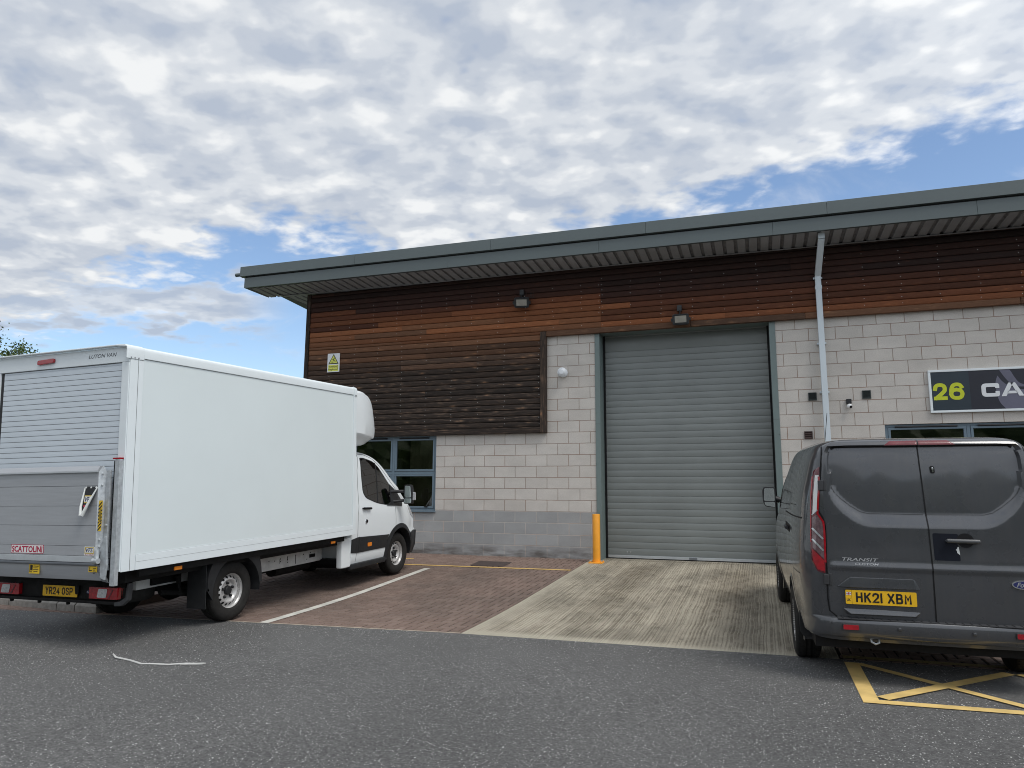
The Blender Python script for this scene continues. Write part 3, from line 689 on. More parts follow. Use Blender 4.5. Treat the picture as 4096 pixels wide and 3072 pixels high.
# timber cladding: every board a real log-lap profile
def boards(x0, x1, z0, z1, pitch, splits, wear_shade_fn, yb=-.045, rnd=0):
    rg = random.Random(rnd); mb = MB(); z = z0; k = 0
    while z < z1-.02:
        h = min(pitch, z1-z); xs = [x0]
        while True:
            nx = xs[-1] + rg.choice((1.8,2.4,3.0,3.6,4.2,4.8)) if len(xs) > 1 else x0 + rg.uniform(.5, 3.6)
            nx = x0 + round((nx-x0)/.6)*.6
            if nx > x1-.4: break
            if nx > xs[-1]+.3: xs.append(nx)
        xs.append(x1); cut = []
        for a in xs + splits: cut.append(a)
        cut = sorted(c for c in set(cut) if x0 <= c <= x1)
        for a, b in zip(cut, cut[1:]):
            if b-a < .02: continue
            a2, b2 = a+.0012, b-.0012
            for sp in splits:
                if abs(a-sp) < 1e-6: a2 = a+.010
                if abs(b-sp) < 1e-6: b2 = b-.010
            mb.t = rg.random(); mb.w = min(.999, max(.001, wear_shade_fn(z+h/2, (a+b)/2, rg)))
            if mb.w == .5: mb.w = .501
            prof = [(-.002, .003), (-.017, .0045), (-.0235, .013), (-.0265, .035), (-.0280, .062), (-.0270, .090), (-.0235, .108), (-.015, .1155), (-.002, .1165)]
            n = max(2, int((b2-a2)/.6)); rows = []
            wob = [rg.uniform(-.002, .002) for _ in range(n+1)]
            for i in range(n+1):
                x = a2+(b2-a2)*i/n; rows.append([(x, yb+p+wob[i], z+q*h/.12) for p, q in prof])
            mb.grid(rows)
            e0 = rows[0]; e1 = rows[-1]; mb.poly(e0); mb.poly(e1)
        z += pitch; k += 1
    return mb
def wear_shade_up(z, x, rg):
    w = lerp_tab([(4.5,.53),(4.75,.455),(5.0,.42),(5.15,.36),(5.3,.25),(5.5,.14),(5.85,.02)], z) if x < .25 else lerp_tab([(4.5,.44),(4.7,.37),(4.95,.32),(5.1,.24),(5.3,.12),(5.85,.02)], z)  # near-black towards the soffit: eave shade put into the board colour
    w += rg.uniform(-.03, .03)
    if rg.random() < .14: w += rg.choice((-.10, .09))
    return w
def wear_lo(z, x, rg):
    w = lerp_tab([(2.5,.99),(3.4,.90),(3.9,.74),(4.15,.63),(4.35,.56),(4.56,.50)], z)
    w += rg.uniform(-.04, .04)
    return w if rg.random() > .06 else w-.10
bu = boards(-6.62, .254, 4.56, 5.835, .1195, [], wear_shade_up, rnd=3); b2 = boards(.254, 12.0, 4.56, 5.835, .1195, [], wear_shade_up, rnd=5)
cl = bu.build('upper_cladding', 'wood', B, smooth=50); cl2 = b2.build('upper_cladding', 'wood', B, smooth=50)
bl = boards(-6.62, -1.015, 2.585, 4.56, .1195, [], wear_lo, rnd=9); cl3 = bl.build('lower_cladding', 'wood', B, smooth=50)
box('joint_strip', 'black', B, .244, .264, -.05, -.01, 4.56, 5.83)
box('backing_board', 'black', B, -6.62, 12.0, -.046, -.004, 4.50, 5.835)
box('backing_board', 'black', B, -6.62, -.93, -.046, -.004, 2.50, 4.50)
def post(name, x0, x1, y0, y1, z0, z1, wear, tone, vert=True):
    mb = MB(); mb.t = tone; mb.w = wear; mb.box(x0, x1, y0, y1, z0, z1); return mb.build(name, 'wood_v' if vert else 'wood', B, bevel=.012)
post('corner_post', -6.725, -6.625, -.10, .06, 2.47, 5.84, .93, .35)
post('trim_post', -1.012, -.885, -.115, -.003, 2.470, 4.552, .80, .72)
post('bottom_trim', -6.62, -1.014, -.105, -.003, 2.468, 2.585, .90, .4, False)
mb = MB(); 
for a, b, t, w in ((-.883, 2.0, .62, .60), (2.003, 4.05, .5, .62), (4.053, 7.4, .8, .58), (7.403, 12.0, .55, .6)):
    mb.t = t; mb.w = w; mb.box(a, b, -.10, -.003, 4.448, 4.558)
mb.build('bottom_trim', 'wood', B, bevel=.012)
# nail heads over the boards
mb = MB()
def nails(x0, x1, z0, z1, cols, drop=.25, seed=1):
    rg = random.Random(seed)
    for x in cols:
        if not x0 < x < x1: continue
        z = z0+.06
        while z < z1:
            if rg.random() > drop:
                mb.lathe([(.0060, 0), (.0055, .003), (.0005, .004)], (x+rg.uniform(-.012, .012), -.0725, z+rg.uniform(-.012, .012)), (0,-1,0), 6)
            z += .1195
nails(-6.6, .25, 4.56, 5.5, [-6.05,-5.55,-4.95,-4.35,-3.75,-3.15,-2.55,-1.95,-1.35,-.75,-.15,.225], .25, 1)
nails(.26, 9, 4.56, 5.6, [.285] + [.85+.6*i for i in range(13)], .22, 2)
nails(-6.6, -1.02, 2.6, 4.5, [-6.05,-5.4,-4.8,-4.2,-3.6,-3.0,-2.4,-1.8,-1.05], .30, 3)
o = mb.build('nail_heads', 'nail', B); o['kind'] = 'stuff'
# roller shutter door with steel jambs
for a, b in ((.109, .208), (3.420, 3.527)):
    d = thing if False else None
    mb = MB(); mb.box(a, b, -.018, .47, -.05, 4.462); j = mb.build('door_jamb', 'green_grey', B, bevel=.004)
    rv = MB()
    for z in (.45, 1.15, 1.85, 2.35, 2.86, 3.32, 3.82, 4.22): rv.lathe([(.010, 0), (.009, .006), (.001, .008)], ((a+.015 if a < 1 else b-.015), -.018, z), (0,-1,0), 8)
    rv.build_each('rivet', 'green_grey', j); box('joint_seam', 'seam', j, a-.0005 if a < 1 else a-.0005, b+.0005, -.0188, -.0178, 2.62, 2.628)
box('door_header', 'green_grey', B, .208, 3.420, -.012, .47, 4.462, 4.58, bevel=.004)
for a, b in ((.208, .245), (3.385, 3.420)): box('guide_rail', 'black', B, a, b, .33, .46, -.02, 4.462)
mb = MB(); z = .075; k = 0; xa, xb = .235, 3.395
while z < 4.46:
    h = .1268; zt = min(z+h, 4.461)
    if z > 4.05: h = .30; zt = min(z+h, 4.461)
    prof = [(.386, 0), (.3800, .0025), (.3787, .008), (.3778, h*.5), (.3785, h-.010), (.3800, h-.005), (.386, h-.0025), (.386, h-.0005)]
    rows = [[(x, p, min(z+q, 4.461)) for p, q in prof] for x in (xa, xb)]; mb.mi(0).grid(rows); z += h
door = mb.build('shutter_door', 'slat', B, smooth=22)
box('backing', 'slat_gap', door, xa, xb, .388, .41, .02, 4.461)
box('bottom_rail', 'alu_lip', door, xa, xb, .366, .395, .022, .074, bevel=.003)
box('seal', 'black', door, xa, xb, .372, .392, -.002, .022)
mb = MB()
for x in (.62, .69): mb.lathe([(.008, 0), (.007, .004), (.001, .005)], (x, .377, .135), (0,-1,0), 8)
mb.build_each('bolt', 'nail', door)
mb = MB(); mb.box(1.80,1.95,.355,.366,.03,.068); mb.build('handle', 'alu_dark', door, bevel=.003)
# windows
def window(x0, x1, z0, z1, cols, rows, y=.035, vents=True, blind=None, sill=True):
    fr = MB(); fw = .05
    fr.box(x0, x1, y, y+.07, z1-fw, z1); fr.box(x0, x1, y, y+.07, z0, z0+fw)
    fr.box(x0, x0+fw, y+.001, y+.069, z0+fw, z1-fw); fr.box(x1-fw, x1, y+.001, y+.069, z0+fw, z1-fw)
    for c in cols: fr.box(c-.028, c+.028, y-.001, y+.067, z0+fw, z1-fw)
    for r in rows:
        xx = [x0+fw] + [v for c in cols for v in (c-.028, c+.028)] + [x1-fw]
        for a, b in zip(xx[::2], xx[1::2]): fr.box(a, b, y, y+.066, r-.03, r+.03)
    w = fr.build('window', 'frame_blue', B, bevel=.004)
    xs = [x0+fw-.03] + list(cols) + [x1-fw+.03]; zs = [z0+fw-.03] + list(rows) + [z1-fw+.03]
    for i in range(len(xs)-1):
        for j in range(len(zs)-1):
            a, b, c, d = xs[i]+.032, xs[i+1]-.032, zs[j]+.034, zs[j+1]-.034; s = .040
            sm = MB(); yy = y-.010
            for q in ((a,b,d-s,d),(a,b,c,c+s)): sm.box(q[0], q[1], yy, yy+.05, q[2], q[3])
            for q in ((a,a+s),(b-s,b)): sm.box(q[0], q[1], yy+.001, yy+.049, c+s, d-s)
            sm.build('casement', 'frame_blue', w, bevel=.005)
            MB().box(a+s-.006, b-s+.006, y+.022, y+.030, c+s-.006, d-s+.006).build('pane', 'pane', w)
    if vents:
        for i in range(len(xs)-1):
            a, b = xs[i]+.14, xs[i+1]-.16
            m = MB(); m.tube([(a, y-.012, z1-.045), (b, y-.012, z1-.045)], .016, 8); m.build('trickle_vent', 'black_plastic', w)
            m = MB(); m.box((a+b)/2-.02+.3, (a+b)/2+.05+.3, y-.03, y-.011, z0+.075, z0+.10); m.build('window_catch', 'black', w)
    if sill: MB().box(x0-.012, x1+.012, -.045, y+.06, z0-.028, z0-.001).build('sill', 'frame_blue', w, bevel=.004)
    return w
window(WL[0], WL[1], WL[2], WL[3], [-4.388], [1.68])
window(WR[0], WR[1], WR[2], WR[3], [6.503], [1.68], blind=None)
# dim office behind the left window, dark room behind the right one
for x0, x1, yb, h in ((-6.6, -1.2, 4.5, WL), (4.0, 11.8, 4.0, WR)):
    mb = MB()
    mb.quad((x0,.14,.2),(x1,.14,.2),(x1,yb,.2),(x0,yb,.2)); mb.quad((x0,.14,2.62),(x1,.14,2.62),(x1,yb,2.62),(x0,yb,2.62)); mb.quad((x0,yb,.2),(x1,yb,.2),(x1,yb,2.62),(x0,yb,2.62))
    mb.quad((x0,.14,.2),(x0,yb,.2),(x0,yb,2.62),(x0,.14,2.62)); mb.quad((x1,.14,.2),(x1,yb,.2),(x1,yb,2.62),(x1,.14,2.62))
    for a, b, c, d in ((x0,h[0],.2,2.62),(h[1],x1,.2,2.62),(h[0],h[1],.2,h[2]),(h[0],h[1],h[3],2.62)): mb.quad((a,.14,c),(b,.14,c),(b,.14,d),(a,.14,d))
    mb.build('office_interior', 'room', B)
mb = MB(); x = -4.12
while x < -3.36:
    mb.add([(x,.30,.95),(x+.082,.318,.95),(x+.082,.318,2.40),(x,.30,2.40)], [(0,1,2,3)]); x += .079
mb.build('window_blind', 'blind', B)
box('notice_board', 'paper', B, -5.0, -4.80, 1.2, 1.24, 1.55, 2.05, bevel=.004)
box('ceiling_panel', 'blind', B, -5.2, -4.5, .5, 1.4, 2.575, 2.60, bevel=.004)
# roof, fascias and profiled soffit
def tz(x): return TILT*(x-3.16)
def long_bar(name, mat, x0, x1, prof, bevel=0, n=1, parent=B, smooth=None):
    mb = MB(); rows = []
    for k in range(n+1):
        x = x0+(x1-x0)*k/n; rows.append([(x, y, z+tz(x)) for y, z in prof])
    m = len(prof)
    mb.add([p for r in rows for p in r], [(i*m+j, i*m+(j+1) % m, (i+1)*m+(j+1) % m, (i+1)*m+j) for i in range(n) for j in range(m)] + [tuple(range(m))[::-1], tuple(n*m+j for j in range(m))])
    return mb.build(name, mat, parent, bevel=bevel, smooth=smooth)
uj = [-8.02,-4.98,-1.82,1.31,4.447,7.58,12.3]
for a, b in zip(uj, uj[1:]): long_bar('upper_fascia', 'fascia_m', a+.0015, b-.0015, [(-.905,6.102),(-.895,6.335),(-.80,6.345),(-.80,6.095)], bevel=.004)
lj = [-7.915,-2.775,.40,3.55,6.7,12.3]
for a, b in zip(lj, lj[1:]): long_bar('lower_fascia', 'fascia_m', a+.0015, b-.0015, [(-.862,5.832),(-.858,6.072),(-.80,6.072),(-.80,5.832)], bevel=.004)
long_bar('fascia_gap', 'black', -7.90, 12.3, [(-.845,6.06),(-.845,6.11),(-.78,6.11),(-.78,6.06)])
long_bar('roof', 'roof_m', -8.0, 12.3, [(-.80,6.10),(-.80,6.334),(15.5,5.5),(15.5,5.2)])
mb = MB(); mb.box(-7.91,-7.86,-.80,-.06,5.832+tz(-7.9),6.09+tz(-7.9)); mb.box(-7.50,-7.45,-.055,15,5.835+tz(-7.9),6.09+tz(-7.9)); mb.box(-7.86,-7.45,-.09,-.056,5.834+tz(-7.9),6.09+tz(-7.9))
mb.build('verge_fascia', 'fascia_m', B, bevel=.003)
mb = MB(); mb.tube([(-8.16,-.86,6.16+tz(-8.1)),(-7.99,-.86,6.16+tz(-8.1))], .042, 14); mb.build('gutter_outlet', 'fascia_m', B, smooth=40)
mb = MB(); x = 3.309-.2018*55; zs = 5.826
while x < 12.2:
    xa = x-.033; xb = x+.033; x2 = x+.2018-.033
    if xa < -7.85: x += .2018; continue
    yb = -.05 if xa > -6.75 else (-.085 if xa < -7.45 else 3.0)
    t = lambda X: tz(X)*.8
    mb.mi(0).quad((xb,-.80,zs+.012+t(xb)),(x2,-.80,zs+.012+t(x2)),(x2,yb,zs-.012+t(x2)),(xb,yb,zs-.012+t(xb)))
    mb.mi(1)
    for (p, q) in (((xa,0),(xa+.012,.028)),((xa+.012,.028),(xb-.012,.028)),((xb-.012,.028),(xb,0))):
        mb.quad((p[0],-.80,zs+.012+p[1]+t(p[0])),(q[0],-.80,zs+.012+q[1]+t(q[0])),(q[0],yb,zs-.012+q[1]+t(q[0])),(p[0],yb,zs-.012+p[1]+t(p[0])))
    x += .2018
mb.build('soffit', ['soffit_m','soffit_groove_shade'], B, raw=True)
long_bar('soffit_flashing', 'soffit_m', -7.4, 12.2, [(-.125,5.798),(-.125,5.803),(-.02,5.803),(-.02,5.798)])
box('soffit_lining', 'soffit_groove_shade', B, -7.44, 12.2, -.8, 14.9, 5.95, 5.97)
# rain pipe
mb = MB(); x0, x1 = 4.250, 4.352
def pipe_seg(p, q, w=.102, d=.075):
    (ax, ay, az), (bx, by, bz) = p, q; dz = V((0, by-ay, bz-az)).normalized(); n = V((0, dz.z, -dz.y))*d/2; h = w/2
    mb.hexa([V(p)+V((-h,0,0))-n, V(p)+V((h,0,0))-n, V(p)+V((h,0,0))+n, V(p)+V((-h,0,0))+n, V(q)+V((-h,0,0))-n, V(q)+V((h,0,0))-n, V(q)+V((h,0,0))+n, V(q)+V((-h,0,0))+n])
pipe_seg((4.300,-.135,5.215),(4.300,-.135,-.10))
down = mb.build('downpipe', 'pipe', B, bevel=.010)
mb = MB(); pipe_seg((4.352,-.66,5.745),(4.302,-.140,5.225), .106, .08); mb.build('swan_neck', 'pipe', down, bevel=.010)
mb = MB(); pipe_seg((4.352,-.665,5.84),(4.352,-.665,5.735), .108, .085); mb.build('outlet', 'pipe', down, bevel=.006)
mb = MB(); pipe_seg((4.300,-.135,5.03),(4.300,-.135,4.96), .116, .088); mb.build('collar', 'pipe', down, bevel=.006)
for z in (5.17, 3.95, 3.06, 2.0): MB().box(4.222, 4.378, -.10, -.01 if z < 4.4 else -.075, z, z+.035).build('bracket', 'pipe', down, bevel=.003)
# wall vents
def vent(x0, x1, z0, z1, mat, n, nm='wall_vent'):
    fr = MB(); w = .014
    fr.box(x0, x1, -.022, .0, z1-w, z1); fr.box(x0, x1, -.022, .0, z0, z0+w); fr.box(x0, x0+w, -.021, .0, z0+w, z1-w); fr.box(x1-w, x1, -.021, .0, z0+w, z1-w)
    v = fr.build(nm, mat, B, bevel=.003); m = MB(); h = (z1-z0-2*w)/n
    for k in range(n):
        z = z0+w+k*h; m.hexa([(x0+w,-.020,z),(x1-w,-.020,z),(x1-w,-.004,z+h*.55),(x0+w,-.004,z+h*.55),(x0+w,-.020,z+h*.22),(x1-w,-.020,z+h*.22),(x1-w,-.004,z+h*.8),(x0+w,-.004,z+h*.8)])
    m.build('louvre', mat, v); MB().box(x0+w, x1-w, -.003, -.001, z0+w, z1-w).build('vent_back', 'black', v)
vent(4.030, 4.172, 2.945, 3.090, 'vent_dark', 9); vent(4.913, 5.054, 2.945, 3.092, 'vent_dark', 9); vent(3.928, 4.066, 2.255, 2.390, 'vent_brown', 3)

# ------------------------------------------------------------------ things fixed to the wall
C = thing('vent_cowl', 'round white metal cowl on the pale blockwork left of the roller door', 'vent', (-.52,0,3.686))
mb = MB(); mb.lathe([(.001,-.168),(.045,-.166),(.050,-.162),(.086,-.135),(.094,-.128),(.094,-.118),(.09,-.112),(.055,-.108)], (-.545,0,3.683), (0,1,0), 40); cap = mb.build('cap', 'white_gloss', C, smooth=30)
mb = MB(); mb.lathe([(.060,-.108),(.060,-.03),(.088,-.025),(.092,-.012),(.092,0)], (-.545,0,3.683), (0,1,0), 36); mb.build('collar', 'white_gloss', C, smooth=30)
mb = MB()
for a in (90, 215, 325): mb.lathe([(.006,0),(.005,-.004),(.001,-.005)], (-.545+.078*math.cos(R(a)), -.141, 3.683+.078*math.sin(R(a))), (0,1,0), 8)
mb.build_each('screw', 'alu_dark', cap)
def floodlight(x, z, label, tilt, yaw, spikes=False):
    f = thing('floodlight', label, 'floodlight', (x,-.09,z), group='floodlights on the timber cladding')
    MB().box(x-.075, x+.015, -.15, -.082, z+.19, z+.31).build('junction_box', 'lamp_body', f, bevel=.01)
    m = MB(); m.tube([(x-.02,-.14,z+.20),(x-.02,-.19,z+.14),(x-.02,-.22,z+.09)], .016, 8); m.build('arm', 'lamp_body', f)
    T = Matrix.Translation((x,-.24,z)) @ Matrix.Rotation(R(yaw), 4, 'Z') @ Matrix.Rotation(R(tilt), 4, 'X')
    def tb(mbx, *b):
        s = len(mbx.v); mbx.box(*b); mbx.v[s:] = [tuple(T @ V(p)) for p in mbx.v[s:]]
    m = MB(); pts = round_poly([(-.155,-.105),(.155,-.105),(.155,.105),(-.155,.105)], .045)
    m.prism([T @ V((a,-.02,b)) for a, b in pts], T.to_3x3() @ V((0,.075,0))); body = m.build('housing', 'lamp_body', f, bevel=.008)
    m = MB(); pts = round_poly([(-.108,-.060),(.108,-.060),(.108,.070),(-.108,.070)], .008, 2); m.prism([T @ V((a,-.024,b)) for a, b in pts], T.to_3x3() @ V((0,.003,0))); m.build('glass', 'lamp_glass', f)
    m = MB(); tb(m, -.125,.125,-.030,-.0215,.080,.098); tb(m, -.125,.125,-.030,-.0215,-.09,-.070); m.build('bezel', 'black_plastic', f)
    m = MB()
    for k in range(7): tb(m, -.11+.033*k, -.102+.033*k, .055, .085, -.08, .08)
    m.build_each('cooling_fin', 'lamp_body', body)
    m = MB(); tb(m, .157,.185,-.01,.045,-.03,.03); tb(m, -.185,-.157,-.01,.045,-.03,.03); m.build_each('pivot', 'lamp_body', f)
    if spikes:
        m = MB()
        for k in range(10):
            p = T @ V((-.05+.033*k,.02,.105)); m.tube([p, p+V((random.uniform(-.02,.02), random.uniform(-.03,.02), .10+random.uniform(-.02,.03)))], .0016, 4)
        p0 = T @ V((-.06,.02,.107)); p1 = T @ V((.27,.02,.107)); m.tube([p0, p1], .006, 5); m.build('bird_spikes', 'lamp_body', f)
    return f
floodlight(-1.37, 5.165, 'black floodlight with wire bird spikes, high on the boards above the panel edge', 24, 14, True)
floodlight(1.84, 4.565, 'black floodlight on the boards right above the roller door', 10, 0)
K = thing('security_camera', 'small white ball camera on a black bracket between the two wall vents', 'camera', (4.69,0,2.9))
MB().box(4.645, 4.730, -.075, .0, 2.862, 2.945).build('bracket', 'black_plastic', K, bevel=.008)
mb = MB(); mb.lathe([(.046*math.sin(math.pi*k/16)+1e-4, -.046*math.cos(math.pi*k/16)) for k in range(17)], (4.692,-.072,2.812), (.45,-.85,-.35), 28); ball = mb.build('ball', 'cam_white', K, smooth=60)
d = V((.45,-.85,-.35)).normalized(); c = V((4.692,-.072,2.812))+d*.036
mb = MB(); mb.lathe([(.025,0),(.024,.009),(.010,.011),(.001,.010)], c, d, 24); mb.build('lens', 'black', ball, smooth=40)
# warning sign
S = thing('warning_sign', 'white and yellow fragile roof warning sign on the dark boards near the corner', 'sign', (-5.93,-.08,4.17))
x0, x1, z0, z1 = -6.095, -5.775, 3.962, 4.392
MB().box(x0, x1, -.092, -.086, z0, z1).build('sign_plate', 'sign_white', S)
mb = MB(); cx = -5.935
mb.poly([(x0+.028,-.0925,z0+.018),(x1-.028,-.0925,z0+.018),(x1-.028,-.0925,z0+.165),(x0+.028,-.0925,z0+.165)])
mb.poly([(cx-.105,-.0940,z0+.205),(cx+.105,-.0940,z0+.205),(cx,-.0940,z1-.045)]); mb.build('yellow_field', 'warn_yellow', S)
mb = MB(); tri = [(cx-.135,z0+.185),(cx+.135,z0+.185),(cx,z1-.012)]; mb.prism([(a,-.0934,b) for a, b in round_poly(tri, .012)], (0,.0010,0))
F_ = lambda o_, s_: [(cx+a*s_+o_[0], -.0950, z0+.205+b*s_+o_[1]) for a, b in ()]
def stroke(mbx, pts, w, y):
    for (a, b), (c, d) in zip(pts, pts[1:]):
        q = seg((a, b), (c, d), w); mbx.poly([(p[0], y, p[1]) for p in q])
for k, (pts, w) in enumerate([([(cx-.005,z0+.275),(cx+.012,z0+.305)], .018), ([(cx+.012,z0+.305),(cx+.032,z0+.335)], .010), ([(cx+.010,z0+.305),(cx-.022,z0+.298),(cx-.030,z0+.280)], .008), ([(cx-.004,z0+.276),(cx-.012,z0+.246),(cx-.018,z0+.226)], .010), ([(cx-.002,z0+.276),(cx+.030,z0+.262),(cx+.036,z0+.282)], .009), ([(cx+.02,z0+.235),(cx+.06,z0+.255)], .004), ([(cx+.035,z0+.228),(cx+.075,z0+.246)], .004), ([(cx-.07,z0+.222),(cx-.03,z0+.234)], .004), ([(cx-.055,z0+.245),(cx-.03,z0+.222),(cx+.0,z0+.222)], .004)]):
    stroke(mb, pts, w, -.0948-.0001*k)
mb.lathe([(.011,0),(.001,.0004)], (cx+.020,-.0960,z0+.318), (0,1,0), 12)
put_text(mb, 'WARNING', (x0+.038,-.0934,z0+.100), (1,0,0), (0,0,1), .244, .045, .012); put_text(mb, 'Fragile roof', (x0+.036,-.0936,z0+.033), (1,0,0), (0,0,1), .248, .050, .010)
mb.build('lettering', 'ink', S, raw=True)
# unit sign
S = thing('unit_sign', 'long dark sign with lime number and white lettering above the right-hand window', 'sign', (7.4,0,3.02))
a, b, c, d = 5.952, 8.95, 2.655, 3.393; w = .038
mb = MB(); mb.box(a, b, -.055, -.004, d-w, d); mb.box(a, b, -.055, -.004, c, c+w); mb.box(a, a+w, -.0548, -.004, c+w, d-w); mb.box(b-w, b, -.0548, -.004, c+w, d-w); mb.build('sign_frame', 'white_trim', S, bevel=.005)
MB().box(a+w-.002, 6.558, -.046, -.01, c+w-.002, d-w+.002).build('number_panel', 'sign_teal', S)
MB().box(6.558, b-w+.002, -.0461, -.01, c+w-.002, d-w+.002).build('name_panel', 'sign_navy', S)
mb = MB(); put_glyphs(mb, ['Z2'], 6.012, 2.872, .212, .288, 0, .062, -.0475, True); put_glyphs(mb, ['Z6'], 6.248, 2.868, .226, .296, 0, .062, -.0478, True); mb.build('number', 'sign_lime', S, raw=True)
def sg(px, py):   # sign artwork traced in the zoom onto the panel
    return None
sw = MB(); yy = -.0468
def curve(p): return [(q.x, yy, q.y) for q in cat(p, 8)]
blade = [(7.005,3.352),(7.065,3.24),(7.13,3.14),(7.19,3.085),(7.26,3.06),(7.34,3.055)]; up = [(7.34,3.09),(7.27,3.13),(7.215,3.22),(7.175,3.31),(7.15,3.352)]
sw.poly(curve(blade)+curve(up))
low = [(6.975,3.255),(6.945,3.17),(6.935,3.09),(6.94,2.98),(6.955,2.88),(6.99,2.78),(7.055,2.695)]
sw.poly(curve(low) + [(8.0,yy,2.695)] + curve([(8.0,2.80),(7.75,2.93),(7.5,3.0),(7.3,3.01),(7.15,3.06),(7.04,3.15),(6.975,3.255)]))
sw.build('swoosh', 'sign_lilac', S, raw=True)
mb = MB()
cpts = lambda: None
C_o = round_poly([(6.725,2.903),(6.985,2.903),(6.985,2.995),(6.925,2.995),(6.925,2.962),(6.79,2.962),(6.79,3.066),(6.925,3.066),(6.925,3.044),(6.985,3.044),(6.985,3.128),(6.725,3.128)], [.07,.05,0,0,.012,.018,.018,.012,0,0,.05,.07], 5)
mb.prism([(p[0],-.0478,p[1]) for p in C_o], (0,-.003,0))
A_o = [(7.005,2.903),(7.075,2.903),(7.098,2.948),(7.233,2.948),(7.258,2.903),(7.33,2.903),(7.215,3.128),(7.118,3.128)]
for q in ([(7.005,2.903),(7.075,2.903),(7.188,3.128),(7.118,3.128)], [(7.258,2.903),(7.33,2.903),(7.215,3.128),(7.146,3.128)], [(7.089,2.946),(7.243,2.946),(7.222,2.990),(7.111,2.990)]):
    mb.prism([(p[0],-.0478,p[1]) for p in q], (0,-.003,0))
mb.build('letter', 'sign_white', S, raw=True)
# bollard
P = thing('bollard', 'yellow-orange steel bollard on a square base plate beside the roller door', 'bollard', (.178,-.385,gz(-.385)))
mb = MB(); mb.lathe([(.072,.012),(.072,.885),(.069,.895),(.06,.899),(.001,.900)], (.178,-.385,gz(-.385)), (0,0,1), 40); mb.build('post', 'bollard_y', P, smooth=30)
mb = MB(); z = gz(-.385); mb.box(.048,.308,-.515,-.255,z-.012,z+.014); mb.build('base_plate', 'bollard_y', P, bevel=.004)
for x, y in ((.075,-.49),(.281,-.49),(.075,-.28),(.281,-.28)):
    mb = MB(); mb.lathe([(.012,0),(.012,.014),(.004,.018),(.001,.019)], (x,y,z+.014), (0,0,1), 6); mb.build('bolt', 'bollard_y', P)
# tree beyond the truck
T_ = thing('broadleaf_tree', 'green broadleaf tree showing behind the white box truck at the left', 'tree', (-41.6,15.5,-1.2))
mb = MB(); rg = random.Random(4)
mb.tube([(-41.6,15.5,-1.3),(-41.5,15.4,1.5),(-41.3,15.2,4.0),(-40.9,15.0,6.4),(-40.6,14.8,8.4)], [.32,.26,.21,.15,.06], 10); tr = mb.build('trunk', 'bark', T_, smooth=60)
mb = MB(); limbs = []
for k in range(30):
    z = rg.uniform(3.5, 8.2); t = (z-1.5)/7; b = V((-41.4+.9*t, 15.35-.5*t, z)); ang = rg.uniform(0, 6.28); L = rg.uniform(1.6, 3.6)*(1.15-t*.55)
    e = b+V((math.cos(ang)*L, math.sin(ang)*L, L*rg.uniform(.25, .75))); limbs.append((b, e))
limbs += [(V((-40.9,15.0,6.4)), V((-36.4,14.2,9.15))), (V((-40.9,15.0,6.6)), V((-37.9,14.0,9.9))), (V((-40.9,15.0,6.4)), V((-37.0,14.2,8.7))), (V((-40.9,15.0,6.8)), V((-38.3,14.2,10.3))), (V((-40.6,14.8,7.4)), V((-39.2,14.2,11.0))), (V((-40.6,14.8,8.0)), V((-40.2,14.6,11.8))), (V((-38.6,14.6,7.8)), V((-35.3,14.0,9.05)))]
for b, e in limbs:
    m = (b+e)/2+V((rg.uniform(-.2,.2), rg.uniform(-.2,.2), .2)); mb.tube([b, m, e], [.06,.04,.015], 5)
mb.build('branches', 'bark', T_)
mb = MB()
for b, e in limbs:
    tone = rg.uniform(.15, .85)
    for k in range(420):
        t = rg.uniform(.25, 1.08); c = b.lerp(e, t)+V((rg.gauss(0,.28), rg.gauss(0,.28), rg.gauss(0,.22)))
        a = V((rg.gauss(0,1), rg.gauss(0,1), rg.gauss(0,1))).normalized()*rg.uniform(.05,.09); q = a.orthogonal().normalized()*a.length*.62
        mb.t = min(.99, max(.01, tone+rg.uniform(-.3,.3))); mb.w = .4
        mb.add([c-a, c+q, c+a*1.1, c-q], [(0,1,2,3)])
mb.build('crown', 'leaf', T_, raw=True)

# belt of trees across the yard, behind the viewer: what the glass and paint mirror
mb = MB(); rg = random.Random(11)
for k in range(44):
    cx, cy = -90+4.3*k+rg.uniform(-1.5,1.5), -62+rg.uniform(-4,4); h = rg.uniform(9.0, 12.5); r0 = rg.uniform(3.6, 5.2); n = 16; rows = []
    for i in range(11):
        t = i/10; rr = r0*math.sin(math.pi*min(1, .18+.82*t))**.6*(1 if i < 10 else .02)
        rows.append([(cx+rr*math.cos(2*math.pi*j/n)*rg.uniform(.8,1.15), cy+rr*math.sin(2*math.pi*j/n)*rg.uniform(.8,1.15), -1.2+(h+1)*t+rg.uniform(-.25,.25)) for j in range(n)])
    for r_ in rows: r_.append(r_[0])
    mb.t = rg.random()*.4; mb.grid(rows)
o = mb.build('tree_belt', 'leaf', None); o['kind'] = 'stuff'

